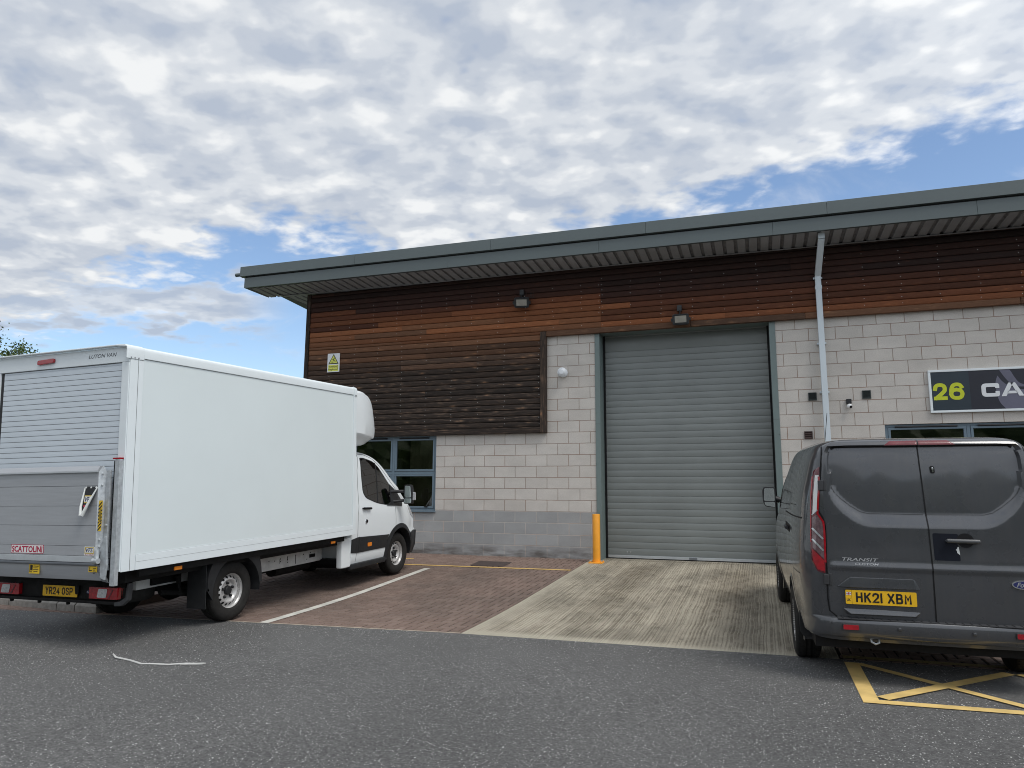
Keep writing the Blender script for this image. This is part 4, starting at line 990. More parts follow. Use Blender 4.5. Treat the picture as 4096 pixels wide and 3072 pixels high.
# ------------------------------------------------------------------ vehicles; vehicle space is (right, forward, up) from the middle of the rear axle on the ground
def frame_mat(O, F, Rt, U):
    m = Matrix.Identity(4)
    for i, v in enumerate((Rt, F, U, O)):
        for j in range(3): m[j][i] = v[j]
    return m
def wheel(parent, l, f, r, w, rim_r, side, steer=0.0, style='steel'):
    """side +1: outer face looks to +l. hub at height r-.006"""
    u = r-.008; W = bpy.data.objects.new('wheel', None); COL.objects.link(W); W.empty_display_size = .1; W.parent = parent
    W.location = (l, f, u); W.rotation_euler = (0, 0, steer); ORG[W.name] = V((0,0,0))
    s = side; h = w/2
    mb = MB(); prof = [(rim_r-.012, h-.022), (rim_r+.004, h-.006), (rim_r+.022, h+.001), (rim_r+.055, h+.006), (r-.060, h+.007), (r-.032, h+.001), (r-.014, h-.010), (r-.003, h-.026), (r, h-.045),
            (r+.001, .03), (r-.008, .028), (r-.008, .018), (r+.001, .016), (r+.001, -.016), (r-.008, -.018), (r-.008, -.028), (r+.001, -.03), (r, -h+.045), (r-.014, -h+.010), (r-.06, -h-.005), (rim_r, -h+.01)]
    mb.lathe([(a, b*s) for a, b in prof], (0,0,0), (1,0,0), 64)
    n = 64
    for k in range(n):   # shoulder tread blocks
        a = 2*math.pi*k/n; 
        for sg_ in (1, -1):
            c = V((s*sg_*(h-.034), math.cos(a)*(r-.004), math.sin(a)*(r-.004))); t = V((0,-math.sin(a),math.cos(a))); o = V((0,math.cos(a),math.sin(a))); x = V((s*sg_,0,0))
            q = [c-x*.022-t*.011, c+x*.016-t*.008-o*.008, c+x*.016+t*.008-o*.008, c-x*.022+t*.011]
            mb.hexa(q + [p+o*.0075 for p in q])
    mb.build('tyre', 'rubber', W, smooth=40)
    mb = MB(); R0 = rim_r
    if style == 'steel':
        prof = [(R0-.004, -h+.03), (R0-.02, -.02), (R0-.022, h-.05), (R0-.008, h-.032), (R0+.007, h-.020), (R0+.012, h-.010), (R0+.008, h-.006), (R0+.000, h-.012), (R0-.010, h-.026), (R0-.020, h-.062), (R0-.026, h-.080),
                (R0-.036, h-.078), (R0-.052, h-.060), (R0-.066, h-.048), (R0-.080, h-.044), (R0-.092, h-.052), (R0-.104, h-.070), (R0-.110, h-.078), (R0-.14, h-.080), (.001, h-.080)]
        mb.mi(0).lathe([(a, b*s) for a, b in prof], (0,0,0), (1,0,0), 72)
        mb.mi(1)
        for k in range(16):
            a = 2*math.pi*(k+.5)/16; c = V((s*(h-.0605), math.cos(a)*(R0-.0525), math.sin(a)*(R0-.0525))); o = V((0,math.cos(a),math.sin(a))); t = V((0,-math.sin(a),math.cos(a)))
            sl = (o*.0165 + V((s,0,0))*-.0125); nn = V((s*.8,0,0))+o*.6
            mb.poly([c + nn.normalized()*.003 + sl*math.cos(2*math.pi*j/14)*.95 + t*.0165*math.sin(2*math.pi*j/14) for j in range(14)])
        mb.mi(2); mb.lathe([(.052, s*(h-.082)), (.052, s*(h-.052)), (.046, s*(h-.045)), (.030, s*(h-.042)), (.001, s*(h-.042))], (0,0,0), (1,0,0), 28)
        for k in range(5):
            a = 2*math.pi*k/5+.35; c = V((0, math.cos(a)*.084, math.sin(a)*.084)); mb.lathe([(.017, s*(h-.081)), (.0165, s*(h-.060)), (.011, s*(h-.048)), (.004, s*(h-.042)), (.001, s*(h-.042))], c, (1,0,0), 12)
        mb.build('rim', ['silver_rim', 'black', 'black_plastic'], W, smooth=35)
    else:
        prof = [(R0-.004, -h+.03), (R0-.02, h-.05), (R0+.007, h-.020), (R0+.012, h-.010), (R0+.002, h-.008), (R0-.012, h-.022), (R0-.03, h-.030), (R0-.07, h-.02), (R0-.12, h-.014), (.04, h-.010), (.001, h-.008)]
        mb.mi(0).lathe([(a, b*s) for a, b in prof], (0,0,0), (1,0,0), 60); mb.mi(1)
        for k in range(10):
            a = 2*math.pi*k/10; c = V((s*(h-.012), math.cos(a)*(R0-.06), math.sin(a)*(R0-.06))); o = V((0,math.cos(a),math.sin(a))); t = V((0,-math.sin(a),math.cos(a)))
            mb.poly([c+o*.038-t*.02, c+o*.038+t*.02, c-o*.035+t*.011, c-o*.035-t*.011])
        mb.build('rim', ['silver_rim', 'black'], W, smooth=35)
    MB().lathe([(R0-.03, -s*.02), (.001, -s*.02)], (0,0,0), (1,0,0), 24).build('brake_disc', 'black', W)
    return W

# ================= white box truck
MT = frame_mat((-3.80759,-6.59479,-.24567), (.01837,.99924,.0343), (.99973,-.01885,.01378), (-.01441,-.03404,.99932))
TR = thing('box_truck', 'white box truck with a roller rear door and raised grey tail lift', 'truck', mat=MT)
b, f0, f1, u0, u1 = 1.10, -1.72, 2.40, .789, 3.013
box('load_box', 'white_grp', TR, -b, b, f0+.012, f1, u0, u1-.012, bevel=.006)
mb = MB()     # rounded roof edge rails, corner caps
for s in (1, -1):
    prof = [(b+.012, u1-.115), (b+.012, u1-.045), (b+.004, u1-.018), (b-.018, u1+.001), (b-.06, u1+.006), (b-.06, u1-.011), (b-.001, u1-.016), (b-.001, u1-.115)]
    A = [(s*x, f0+.16, z) for x, z in prof]; mb.prism(A, (0, f1-f0-.225, 0))
mb.build_each('roof_rail', 'white_trim', TR, bevel=.003)
for s in (1, -1):
    for fa, fb in ((f0-.055, f0+.158), (f1-.063, f1+.012)):
        mb = MB(); prof = [(b+.018, u1-.135), (b+.018, u1-.04), (b+.006, u1-.008), (b-.022, u1+.010), (b-.14, u1+.014), (b-.14, u1-.004), (b-.003, u1-.02), (b-.003, u1-.135)]
        mb.prism([(s*x, fa, z) for x, z in prof], (0, fb-fa, 0)); cp = mb.build('corner_cap', 'white_trim', TR, bevel=.008)
        m = MB()
        for k in range(3):
            m.lathe([(.009,0),(.008,.004),(.001,.006)], (s*(b+.018), fa+.05+.045*k if fb-fa > .1 else fa+.015+.015*k, u1-.118), (s,0,0), 8)
        m.build_each('rivet', 'alu', cp)
mb = MB(); mb.box(-b+.13, b-.13, f0-.055, f0+.02, u1-.002, u1+.013); mb.build('rear_visor', 'white_trim', TR, bevel=.005)
for s in (1, -1):   # side trims and seams
    mb = MB(); mb.box(*(sorted((s*b, s*(b+.008)))), f0+.165, f1-.075, u0-.004, u0+.142); t_ = mb.build('bottom_rail', 'white_trim', TR, bevel=.003)
    x = s*(b+.0085); MB().box(min(x-.0004,x+.0004), max(x-.0004,x+.0004), f0+.17, f1-.08, u0+.074, u0+.0775).build('seam', 'soft_seam', t_)
    mb = MB(); mb.box(*(sorted((s*b, s*(b+.011)))), f0-.004, f0+.158, u0-.004, u1-.136); c_ = mb.build('corner_post', 'white_trim', TR, bevel=.004)
    x = s*(b+.0115); MB().box(min(x-.0004,x+.0004), max(x-.0004,x+.0004), f0+.090, f0+.0945, u0, u1-.14).build('seam', 'seam', c_)
    x = s*(b+.001); 
    m = MB(); m.box(*(sorted((s*b, s*(b+.0012)))), f0+.159, f0+.163, u0+.14, u1-.12); m.box(*(sorted((s*b, s*(b+.0012)))), f0+.16, f1-.08, u1-.1215, u1-.1155); m.box(*(sorted((s*b, s*(b+.0012)))), f0+.16, f1-.08, u0+.1425, u0+.1455)
    m.build('panel_seam', 'soft_seam', TR)
    mb = MB(); mb.box(*(sorted((s*b, s*(b+.010)))), f1-.075, f1+.006, u0-.004, u1-.12); mb.build('front_corner_post', 'white_trim', TR, bevel=.004)
# rear portal
mb = MB(); ow = 1.005; ol = -.755
mb.box(-b, ol, f0-.012, f0+.02, u0, u1-.165); mb.box(ow, b, f0-.012, f0+.02, u0, u1-.165); mb.box(-b, b, f0-.0125, f0+.0195, u1-.165, u1-.008); mb.build('rear_frame', 'white_trim', TR, bevel=.006)
box('door_opening', 'black', TR, ol, ow, f0+.012, f0+.018, u0, u1-.165)
mb = MB(); z = u0+.01; P_ = .0562
while z < u1-.17:
    h = min(P_, u1-.166-z); rows = [[(x, p, z+q*h/P_) for p, q in ((f0+.010,0),(f0+.003,.0012),(f0+.0022,.028),(f0+.003,.055),(f0+.010,P_))] for x in (ol+.045, ow-.005)]; mb.grid(rows); z += P_
rd = mb.build('roller_door', 'shutter_white', TR, smooth=20)
mb = MB(); z = u0+.01
while z < u1-.2:
    mb.box(ol+.045, ow-.005, f0+.0018, f0+.006, z-.0020, z+.0020); z += P_
mb.build('slat_seams', 'seam', rd)
box('door_guide', 'black_plastic', TR, ol+.002, ol+.044, f0+.002, f0+.0115, u0, u1-.167, bevel=.002)
box('door_head', 'seam', TR, ol, ow, f0-.002, f0+.002, u1-.171, u1-.1655)
mb = MB(); mb.prism([(x, f0-.013, z) for x, z in round_poly([(-.175,2.895),(.07,2.905),(.07,2.955),(-.175,2.945)], .02)], (0,-.022,0)); mb.build('marker_lamp', 'red_lens', TR, bevel=.005)
mb = MB(); put_text(mb, 'LUTON VAN', (.545,f0-.0135,2.913), (1,.0,0), (0,0,1), .385, .040, .006, .25); mb.build('lettering', 'seam', TR, raw=True)
# tail lift
fp = -1.83
pl = MB(); us = [.945, 1.04, 1.235, 1.425, 1.62, 1.755]
for a, c in zip(us, us[1:]): pl.box(-.90, .885, fp, fp+.04, a+.0018, c-.0018)
plat = pl.build('lift_platform', 'alu', TR, bevel=.0015)
box('platform_core', 'seam', plat, -.898, .883, fp+.006, fp+.036, .945, 1.755)
mb = MB(); mb.prism([(-.90,fp-.016,1.757),(-.90,fp-.016,1.768),(-.90,fp+.012,1.815),(-.90,fp+.040,1.815),(-.90,fp+.040,1.757)], (1.785,0,0)); mb.build('platform_lip', 'alu', plat, bevel=.002)
box('lip_edge', 'alu_lip', plat, -.90, .885, fp-.020, fp-.004, 1.750, 1.7625, bevel=.002)
mb = MB(); mb.prism([(.886,fp-.004,1.755),(.886,fp+.045,1.812),(.955,fp+.085,1.66),(.962,fp+.085,1.45),(.958,fp+.08,1.0),(.886,fp+.0,.93)], (.0,.012,0)); es = mb.build('platform_edge', 'galv', TR, bevel=.002)
m = MB()
for u in (1.735, 1.625, 1.10, 1.035): m.lathe([(.012,0),(.011,-.007),(.004,-.010),(.001,-.010)], (.918,fp+.018,u), (0,1,0), 10)
m.build_each('bolt', 'alu_lip', es)
mb = MB(); mb.hexa([(-.90,fp-.005,.885),(.885,fp-.005,.885),(.885,fp+.04,.885),(-.90,fp+.04,.885),(-.90,fp-.002,.944),(.885,fp-.002,.944),(.885,fp+.04,.944),(-.90,fp+.04,.944)]); mb.build('platform_hinge', 'alu_lip', TR, bevel=.004)
mb = MB(); mb.tube([(-.90,fp+.022,.868),(.885,fp+.022,.868)], .020, 12); mb.build('hinge_bar', 'alu_dark', TR, smooth=40)
mb = MB(); mb.prism([(-.90,fp+.03,.855),(-.90,fp+.035,.79),(-.90,fp+.075,.705),(-.90,fp+.10,.700),(-.90,fp+.10,.855)], (1.80,0,0)); mb.mi(1); mb.prism([(.905,fp+.03,.80),(.905,fp+.075,.70),(1.0,fp+.075,.685),(.93,fp+.03,.80)], (0,.02,0)); lf = mb.build('lower_flap', ['alu','alu_dark'], TR, bevel=.002)
for s in (1, -1):
    c = 1.02*s; m = MB(); m.box(*sorted((s*1.030, s*1.092)), f0-.060, f0-.014, .66, 1.875); ps = m.build('lift_column', 'galv', TR, bevel=.006)
    MB().box(*sorted((s*1.00, s*1.093)), f0-.062, f0-.012, 1.875, 1.892).build('column_cap', 'red_lens', ps, bevel=.003)
    m = MB(); m.box(*sorted((s*1.003, s*1.029)), f0-.045, f0-.016, .70, 1.86); m.build('column_slot', 'black', ps)
    m = MB(); x = c-s*.050; m.prism([(x-.024, f0-.075, .92), (x+.024, f0-.075, .92), (x+.024, f0-.075, 1.77), (x-s*.006, f0-.075, 1.77), (x-.024, f0-.075, 1.71)], (0,.02,0)); ar = m.build('runner', 'galv', ps, bevel=.003)
    m = MB(); m.prism([(x-.05, f0-.09, 1.05), (x+.03, f0-.09, 1.14), (x+.05, f0-.09, .86), (x+.03, f0-.09, .72), (x-.03, f0-.09, .74)], (0,.02,0)); m.build('link_plate', 'galv', ps, bevel=.003)
    m = MB()
    for u in (1.24, 1.12, 1.0): m.lathe([(.012,0),(.011,-.008),(.001,-.010)], (x+.005, f0-.076, u), (0,1,0), 10)
    m.build_each('bolt', 'alu_lip', ar)
    m = MB(); m.tube([(x-s*.07, f0-.135, .905), (x-s*.005, f0-.135, .905)], .027, 14); m.tube([(x-s*.04, f0-.125, .93), (x-s*.045, f0-.12, 1.0)], .022, 10); m.build('pivot_pin', 'galv', TR, smooth=40)
# stickers
def sticker(name, mat, l0, l1, z0, z1, y, r=.008, parent=plat, thick=.0012): 
    mb = MB(); mb.prism([(x, y, z) for x, z in round_poly([(l0,z0),(l1,z0),(l1,z1),(l0,z1)], r)], (0,-thick,0)); return mb.build(name, mat, parent)
st = sticker('sticker', 'red_ink', -.272, .192, .955, 1.042, fp-.0005, .012); sticker('sticker_face', 'sticker_white', -.266, .186, .960, 1.037, fp-.0018, .010, st, .0006)
mb = MB(); put_text(mb, 'SCATTOLINI', (-.256,fp-.0030,.967), (1,0,0), (0,0,1), .432, .062, .035); mb.build('lettering', 'red_ink', st, raw=True)
st = sticker('sticker', 'sticker_white', .748, .880, .950, 1.036, fp-.0005, .006); sticker('sticker_face', 'sticker_gold', .753, .875, .968, 1.031, fp-.0018, .004, st, .0006)
mb = MB(); mb.prism([(x, fp-.0026, z) for x, z in [(.760,.978),(.868,.978),(.868,1.024),(.775,1.024)]], (0,-.0004,0)); mb.build('panel', 'sticker_white', st)
mb = MB(); put_text(mb, 'VFS', (.766,fp-.0034,.982), (1,0,0), (0,0,1), .095, .040, .02, .15); mb.build('lettering', 'blue_ink', st, raw=True)
mb = MB(); put_text(mb, 'SCATTOLINI', (.758,fp-.0020,.952), (1,0,0), (0,0,1), .112, .014, .02); mb.build('lettering', 'red_ink', st, raw=True)
for l0, l1, z0, z1 in ((-.03,.115,.755,.845), (.785,.895,.790,.845)):
    st = sticker('label_plate', 'sticker_yellow', l0, l1, z0, z1, fp+.028, .003, lf, .004)
    mb = MB()
    mb.box(l0+.008, l0+.014, fp+.0232, fp+.0238, z0+.012, z1-.01); mb.box(l0+.014, l0+.045, fp+.0232, fp+.0238, z0+.012, z0+.020); 
    if l1-l0 > .12: mb.box(l0+.018, l0+.05, fp+.0231, fp+.0238, z0+.03, z1-.008)
    for k in range(4): mb.box(l0+.062, l1-.012-.012*(k % 2), fp+.0232, fp+.0238, z1-.020-.017*k, z1-.014-.017*k)
    mb.build('print', 'ink', st)
# loose pennant and hazard strip
mb = MB(); q = [(.725,fp-.004,1.615),(.880,fp-.004,1.612),(.768,fp-.05,1.345),(.735,fp-.05,1.345)]; mb.prism(q, (0,.003,0)); fl = mb.build('pennant', 'ink', TR)
mb = MB(); mb.poly([(.742,fp-.0225,1.53),(.846,fp-.0225,1.53),(.822,fp-.0325,1.455),(.745,fp-.0325,1.455)]); mb.build('pennant_print', 'sticker_gold', fl)
mb = MB(); mb.poly([(.746,fp-.0252,1.518),(.835,fp-.0252,1.518),(.818,fp-.032,1.466),(.748,fp-.032,1.466)]); mb.build('pennant_field', 'sticker_white', fl)
mb = MB(); put_text(mb, 'VF', (.750,fp-.0330,1.468), (1,0,.0), (0,.12,1), .062, .046, .02, .1); mb.build('lettering', 'blue_ink', fl, raw=True)
mb = MB(); mb.poly([(.748,fp-.0365,1.437),(.805,fp-.0365,1.437),(.795,fp-.040,1.415),(.749,fp-.040,1.415)]); mb.build('pennant_stripe', 'red_ink', fl)
mb = MB(); mb.tube([(.723,fp-.006,1.605),(.728,fp-.05,1.42),(.742,fp-.06,1.335)], [.006,.012,.016], 8); mb.tube([(.884,fp-.006,1.605),(.815,fp-.05,1.44),(.764,fp-.06,1.335)], [.006,.013,.017], 8); mb.build('rolled_hem', 'sticker_white', fl, smooth=50)
mb = MB()
for x in (.737, .802, .868): mb.lathe([(.009,0),(.008,-.006),(.001,-.007)], (x,fp-.005,1.604), (0,1,0), 10)
mb.build_each('stud', 'sticker_white', fl)
zz = lambda u: (fp+.014+.05*max(0, min(1, (1.7-u)/.3)))
mb = MB(); a0, a1 = .905, .952; y = fp+.0
mb.mi(0).poly([(a0,y,1.185),(a1,y,1.185),(a1+.006,y,1.478),(a0+.004,y,1.478)])
mb.mi(1)
for k in range(9):
    u = 1.185+.033*k
    if u+.046 < 1.478: 
        x0_, x1_ = (a0+.001, a0+.014) if 1 < k < 6 else (a0+.001, a1-.002)
        mb.poly([(x0_,y-.0008,u),(x0_,y-.0008,u+.016),(x1_,y-.0008,u+.016+(x1_-x0_)*.9),(x1_,y-.0008,u+(x1_-x0_)*.9)])
        if 1 < k < 6: mb.poly([(a1-.012,y-.0008,u+.02),(a1-.012,y-.0008,u+.034),(a1+.002,y-.0008,u+.046),(a1+.002,y-.0008,u+.032)])
for k in range(14):
    for x in (.922, .934): mb.box(x, x+.007, y-.0012, y-.0006, 1.27+.010*k, 1.276+.010*k)
mb.build('hazard_strip', ['sticker_yellow','ink'], TR, raw=True)
# under-run bar with lamps and number plate, tucked under the box
dl = -.09; fb = -1.47
mb = MB(); mb.box(-.90+dl, .90+dl, fb-.03, fb+.06, .425, .455); mb.box(-.90+dl, .90+dl, fb+.02, fb+.08, .455, .64); ub = mb.build('underrun_bar', 'chassis_black', TR, bevel=.006)
mb = MB()
for k in range(4): mb.lathe([(.02,0),(.018,-.03),(.008,-.034)], (-.75+.42*k, fb+.02, .425), (0,0,1), 10)
mb.build_each('rubber_foot', 'chassis_black', ub)
for s in (1, -1):
    c = dl+s*.94
    mb = MB(); p = [(c+s*.075,fb+.02,.635),(c+s*.075,fb+.0,.47),(c+s*.035,fb-.04,.42),(c-s*.05,fb-.045,.415),(c-s*.05,fb-.045,.455),(c+s*.02,fb-.035,.465),(c+s*.04,fb+.005,.50),(c+s*.04,fb+.02,.635)]
    mb.prism(p, (0,.055,0)); mb.build('bar_end', 'van_plastic', TR, bevel=.006)
    l0, l1 = sorted((dl+s*.51, dl+s*.90))
    lm_ = MB(); lm_.prism([(x, fb-.018, z) for x, z in round_poly([(l0,.472),(l1,.472),(l1,.592),(l0,.592)], .012)], (0,.075,0)); L_ = lm_.build('tail_lamp', 'red_lens', TR, bevel=.006)
    cc = l0+.20 if s > 0 else l0+.20
    m = MB(); m.prism([(x, fb-.0195, z) for x, z in round_poly([(cc-.085,.487),(cc+.040,.487),(cc+.058,.575),(cc-.065,.575)], .016)], (0,-.003,0)); m.build('reverse_lens', 'clear_lens', L_, bevel=.0015)
    m = MB(); m.prism([(x, fb-.0192, z) for x, z in [(cc+.062,.480),(cc+.085,.480),(cc+.135,.565),(cc+.125,.575)]], (0,-.002,0)); m.build('lens_divider', 'dark_red_lens', L_)
    m = MB(); m.box(l0+.004, l1-.004, fb-.0188, fb-.018, .586, .590); m.build('lens_edge', 'dark_red_lens', L_)
mb = MB(); mb.prism([(x, fb-.002, z) for x, z in round_poly([(-.262,.474),(.235,.474),(.240,.585),(-.262,.585)], .008)], (0,.005,0)); pt = mb.build('number_plate', 'plate_yellow', TR)
mb = MB(); put_glyphs(mb, 'YR24', -.222, .492, .045, .076, .0095, .0125, fb-.0035); put_glyphs(mb, 'OSP', .020, .492, .045, .076, .0095, .0125, fb-.0035); mb.build('lettering', 'ink', pt, raw=True)
mb = MB(); mb.prism([(x, fb-.004, z) for x, z in round_poly([(.218,.505),(.262,.505),(.262,.592),(.205,.592)], .01)], (0,-.004,0)); mb.build('cable_clip', 'chassis_black', pt)
mb = MB(); mb.lathe([(1,0),(1,-.003)], (0,0,0), (0,1,0), 4) if False else None
ov = [(.375+.028*math.cos(2*math.pi*k/24), fb+.018, .53+.017*math.sin(2*math.pi*k/24)) for k in range(24)]; mb.prism(ov, (0,-.003,0)); em = mb.build('badge', 'blue_ink', TR)
mb = MB(); put_text(mb, 'Ford', (.355,fb+.0145,.522), (1,0,0), (0,0,1), .040, .016, .02, .3); mb.build('lettering', 'chrome', em, raw=True)
# chassis
box('sub_frame', 'chassis_black', TR, -.92, .92, -1.50, 2.36, .64, u0-.005, bevel=.01)
for s in (1, -1):
    MB().box(*sorted((s*.44, s*.50)), -.98, 2.30, .475 if s < 0 else .475, .625).build('chassis_rail', 'white_rail', TR, bevel=.008)
    rl = MB(); rl.box(*sorted((s*.52, s*.56)), .62, 2.34, .405, .600); rl = rl.build('side_rail', 'white_rail', TR, bevel=.006)
    m = MB(); x = s*.562
    for f, u in ((1.12,.53),(1.24,.52),(1.36,.535),(1.36,.50),(1.52,.545),(1.52,.515),(1.52,.47),(1.70,.55),(1.88,.54),(1.96,.46),(2.05,.55)):
        m.lathe([(.010,0),(.001,.001)], (x, f, u), (s,0,0), 8)
    m.box(*sorted((x-.001, x+.001)), 1.345, 1.352, .47, .53); m.box(*sorted((x-.001, x+.001)), 1.505, 1.513, .49, .55); m.box(*sorted((x-.001, x+.001)), 1.69, 1.70, .43, .55)
    m.box(*sorted((x-.002, x+.002)), 2.02, 2.16, .475, .525)
    m.build('rail_hole', 'black', rl)
    m = MB()
    for f in (-.72,-.60,-.40): m.lathe([(.016,0),(.014,.01),(.001,.012)], (s*.505, f, .58), (s,0,0), 8)
    m.box(*sorted((s*.50, s*.53)), -.80, -.38, .50, .655); m.build('spring_hanger', 'chassis_black', TR)
    m = MB(); m.tube([(s*.60,-.50,.57),(s*.60,-.46,.36),(s*.62,-.12,.30)], .03, 8); m.tube([(s*.60,-.75,.42),(s*.60,-.40,.36),(s*.60,.0,.33),(s*.60,.55,.45)], .028, 6); m.build('leaf_spring', 'chassis_black', TR)
    m = MB(); m.box(*sorted((s*1.045, s*1.06)), -1.01, -.905, .708, .746); m.build('side_marker', 'amber', TR, bevel=.004)
    m = MB(); m.box(*sorted((s*1.045, s*1.06)), 1.85, 1.95, .700, .735); m.build('side_marker', 'amber', TR, bevel=.004)
    box('side_beam', 'chassis_black', TR, *sorted((s*1.0, s*1.045)), -1.45, 2.2, .705, .785)
mb = MB(); mb.lathe([(.20,-.06),(.31,-.075),(.335,-.05),(.340,0),(.335,.05),(.31,.075),(.20,.06)], (.12,-.83,.415), (0,0,1), 48); sp = mb.build('spare_tyre', 'rubber', TR, smooth=40)
mb = MB(); mb.lathe([(.20,-.06),(.20,.06)], (.12,-.83,.415), (0,0,1), 32); mb.lathe([(.20,.02),(.001,.02)], (.12,-.83,.415), (0,0,1), 32); mb.build('spare_rim', 'chassis_black', sp)
mb = MB(); mb.tube([(-.86,0,.34),(.86,0,.34)], .055, 14); mb.lathe([(.001,-.16),(.12,-.10),(.15,0),(.12,.10),(.001,.16)], (0,0,.34), (1,0,0), 20); mb.tube([(0,.1,.36),(0,2.6,.45)], .045, 10); mb.build('rear_axle', 'chassis_black', TR, smooth=50)
mb = MB(); mb.tube([(.25,3.0,.33),(.30,2.1,.36),(.32,1.2,.38),(.30,.5,.42)], .04, 8); mb.tube([(.33,2.25,.37),(.33,1.45,.37)], .10, 14); mb.build('exhaust', 'chassis_black', TR, smooth=50)
box('engine_tray', 'chassis_black', TR, -.62, .62, 2.6, 4.6, .24, .5, bevel=.05)
for s in (1, -1):
    wheel(TR, s*.835, 0, .345, .205, .212, s)
    wheel(TR, s*.850, 3.954, .345, .205, .212, s, R(-1.5))
# rear mudguards
for s in (1, -1):
    mb = MB(); A = []; 
    for k in range(25):
        a = R(202 - 224*k/24); A.append((.395*math.cos(a), max(.40, .335+.405*math.sin(a))))
    A = [(-.40,.40)] + [(.395*math.cos(R(188-196*k/22)), .345+.395*math.sin(R(188-196*k/22))) for k in range(23)] + [(.395,.39)]
    Bo = [(-.47,.40),(-.45,.60),(-.33,.784),(-.15,.784),(.15,.784),(.34,.784),(.42,.60),(.445,.38)]
    outer = [cat(Bo, 4)[int(k*(len(cat(Bo, 4))-1)/(len(A)-1))] for k in range(len(A))]
    x0_, x1_ = s*.985, s*1.010
    mb.grid([[(x1_, p[0], p[1]) for p in A], [(x1_-s*.004, q.x, q.y) for q in outer]])
    mb.grid([[(x1_, p[0], p[1]) for p in A], [(s*.70, p[0], p[1]) for p in A]])
    mb.grid([[(x1_-s*.004, q.x, q.y) for q in outer], [(s*.78, q.x, q.y) for q in outer]])
    mg = mb.build('mudguard', 'black_plastic', TR, smooth=35)
    MB().box(*sorted((s*.715, s*.985)), -.475, -.465, .205, .72).build('mud_flap', 'black_plastic', TR, bevel=.003)
    box('inner_arch', 'black', TR, *sorted((s*.60, s*.70)), -.42, .42, .60, .78)
# ---- cab
FF = [(.20,4.60),(.26,4.70),(.33,4.84),(.41,4.875),(.60,4.885),(.66,4.875),(.72,4.80),(.88,4.785),(1.0,4.71),(1.12,4.61),(1.23,4.46),(1.32,4.32),(1.41,4.17),(1.57,3.93),(1.75,3.71),(1.88,3.53),(1.96,3.38),(2.02,3.22),(2.06,3.02),(2.09,2.82),(2.105,2.66)]
WW_ = [(.20,.90),(.30,.955),(.40,.985),(.55,1.0),(.75,1.012),(1.0,1.018),(1.12,1.014),(1.25,.998),(1.5,.968),(1.75,.938),(1.88,.915),(1.96,.885),(2.02,.83),(2.06,.76),(2.09,.64),(2.105,.50)]
def cab_outline(u):
    ff, w = smooth_tab(FF, u), smooth_tab(WW_, u); fr = 2.44; L = ff-fr; cr = .96 if u > 1.25 else .90
    gr = max(0, min(1, (u-1.2)/.25))
    f_a = ff-.10-.16*(1-gr)   # where the side starts to turn
    pts = [(0,fr),(w*.6,fr),(w*.955,fr),(w*.995,fr+.02),(w,fr+.10),(w,fr+.35*L),(w,fr+.62*L),(w*(.985-.02*(1-gr)),max(fr+.75*L, f_a-.22)),(w*(.95-.06*(1-gr)),f_a),(w*.86,f_a+.09+.05*(1-gr)),(w*.62,ff+.055),(w*.3,ff+.10),(0,ff+.115)]
    return cat(pts, [4,4,4,3,12,12,10,8,6,5,5,4])
lv = [.335+.0265*k for k in range(65)] + [2.06,2.075,2.09,2.10,2.105]
cab = body_loft(cab_outline, lv, [(3.954,.345,.425)], 'cab', 'white_paint', TR)
cb = bvh_of(cab); PS = {1: Proj(cb, 'side', 2.0), -1: Proj(cb, 'side', -2.0)}
box('wheel_well', 'black', TR, -.82, .82, 3.50, 4.40, .30, .80)
box('cab_floor', 'black', TR, -.94, .94, 2.30, 3.48, .345, .42); box('front_apron', 'black_plastic', TR, -.80, .80, 4.42, 4.80, .25, .50, bevel=.04)
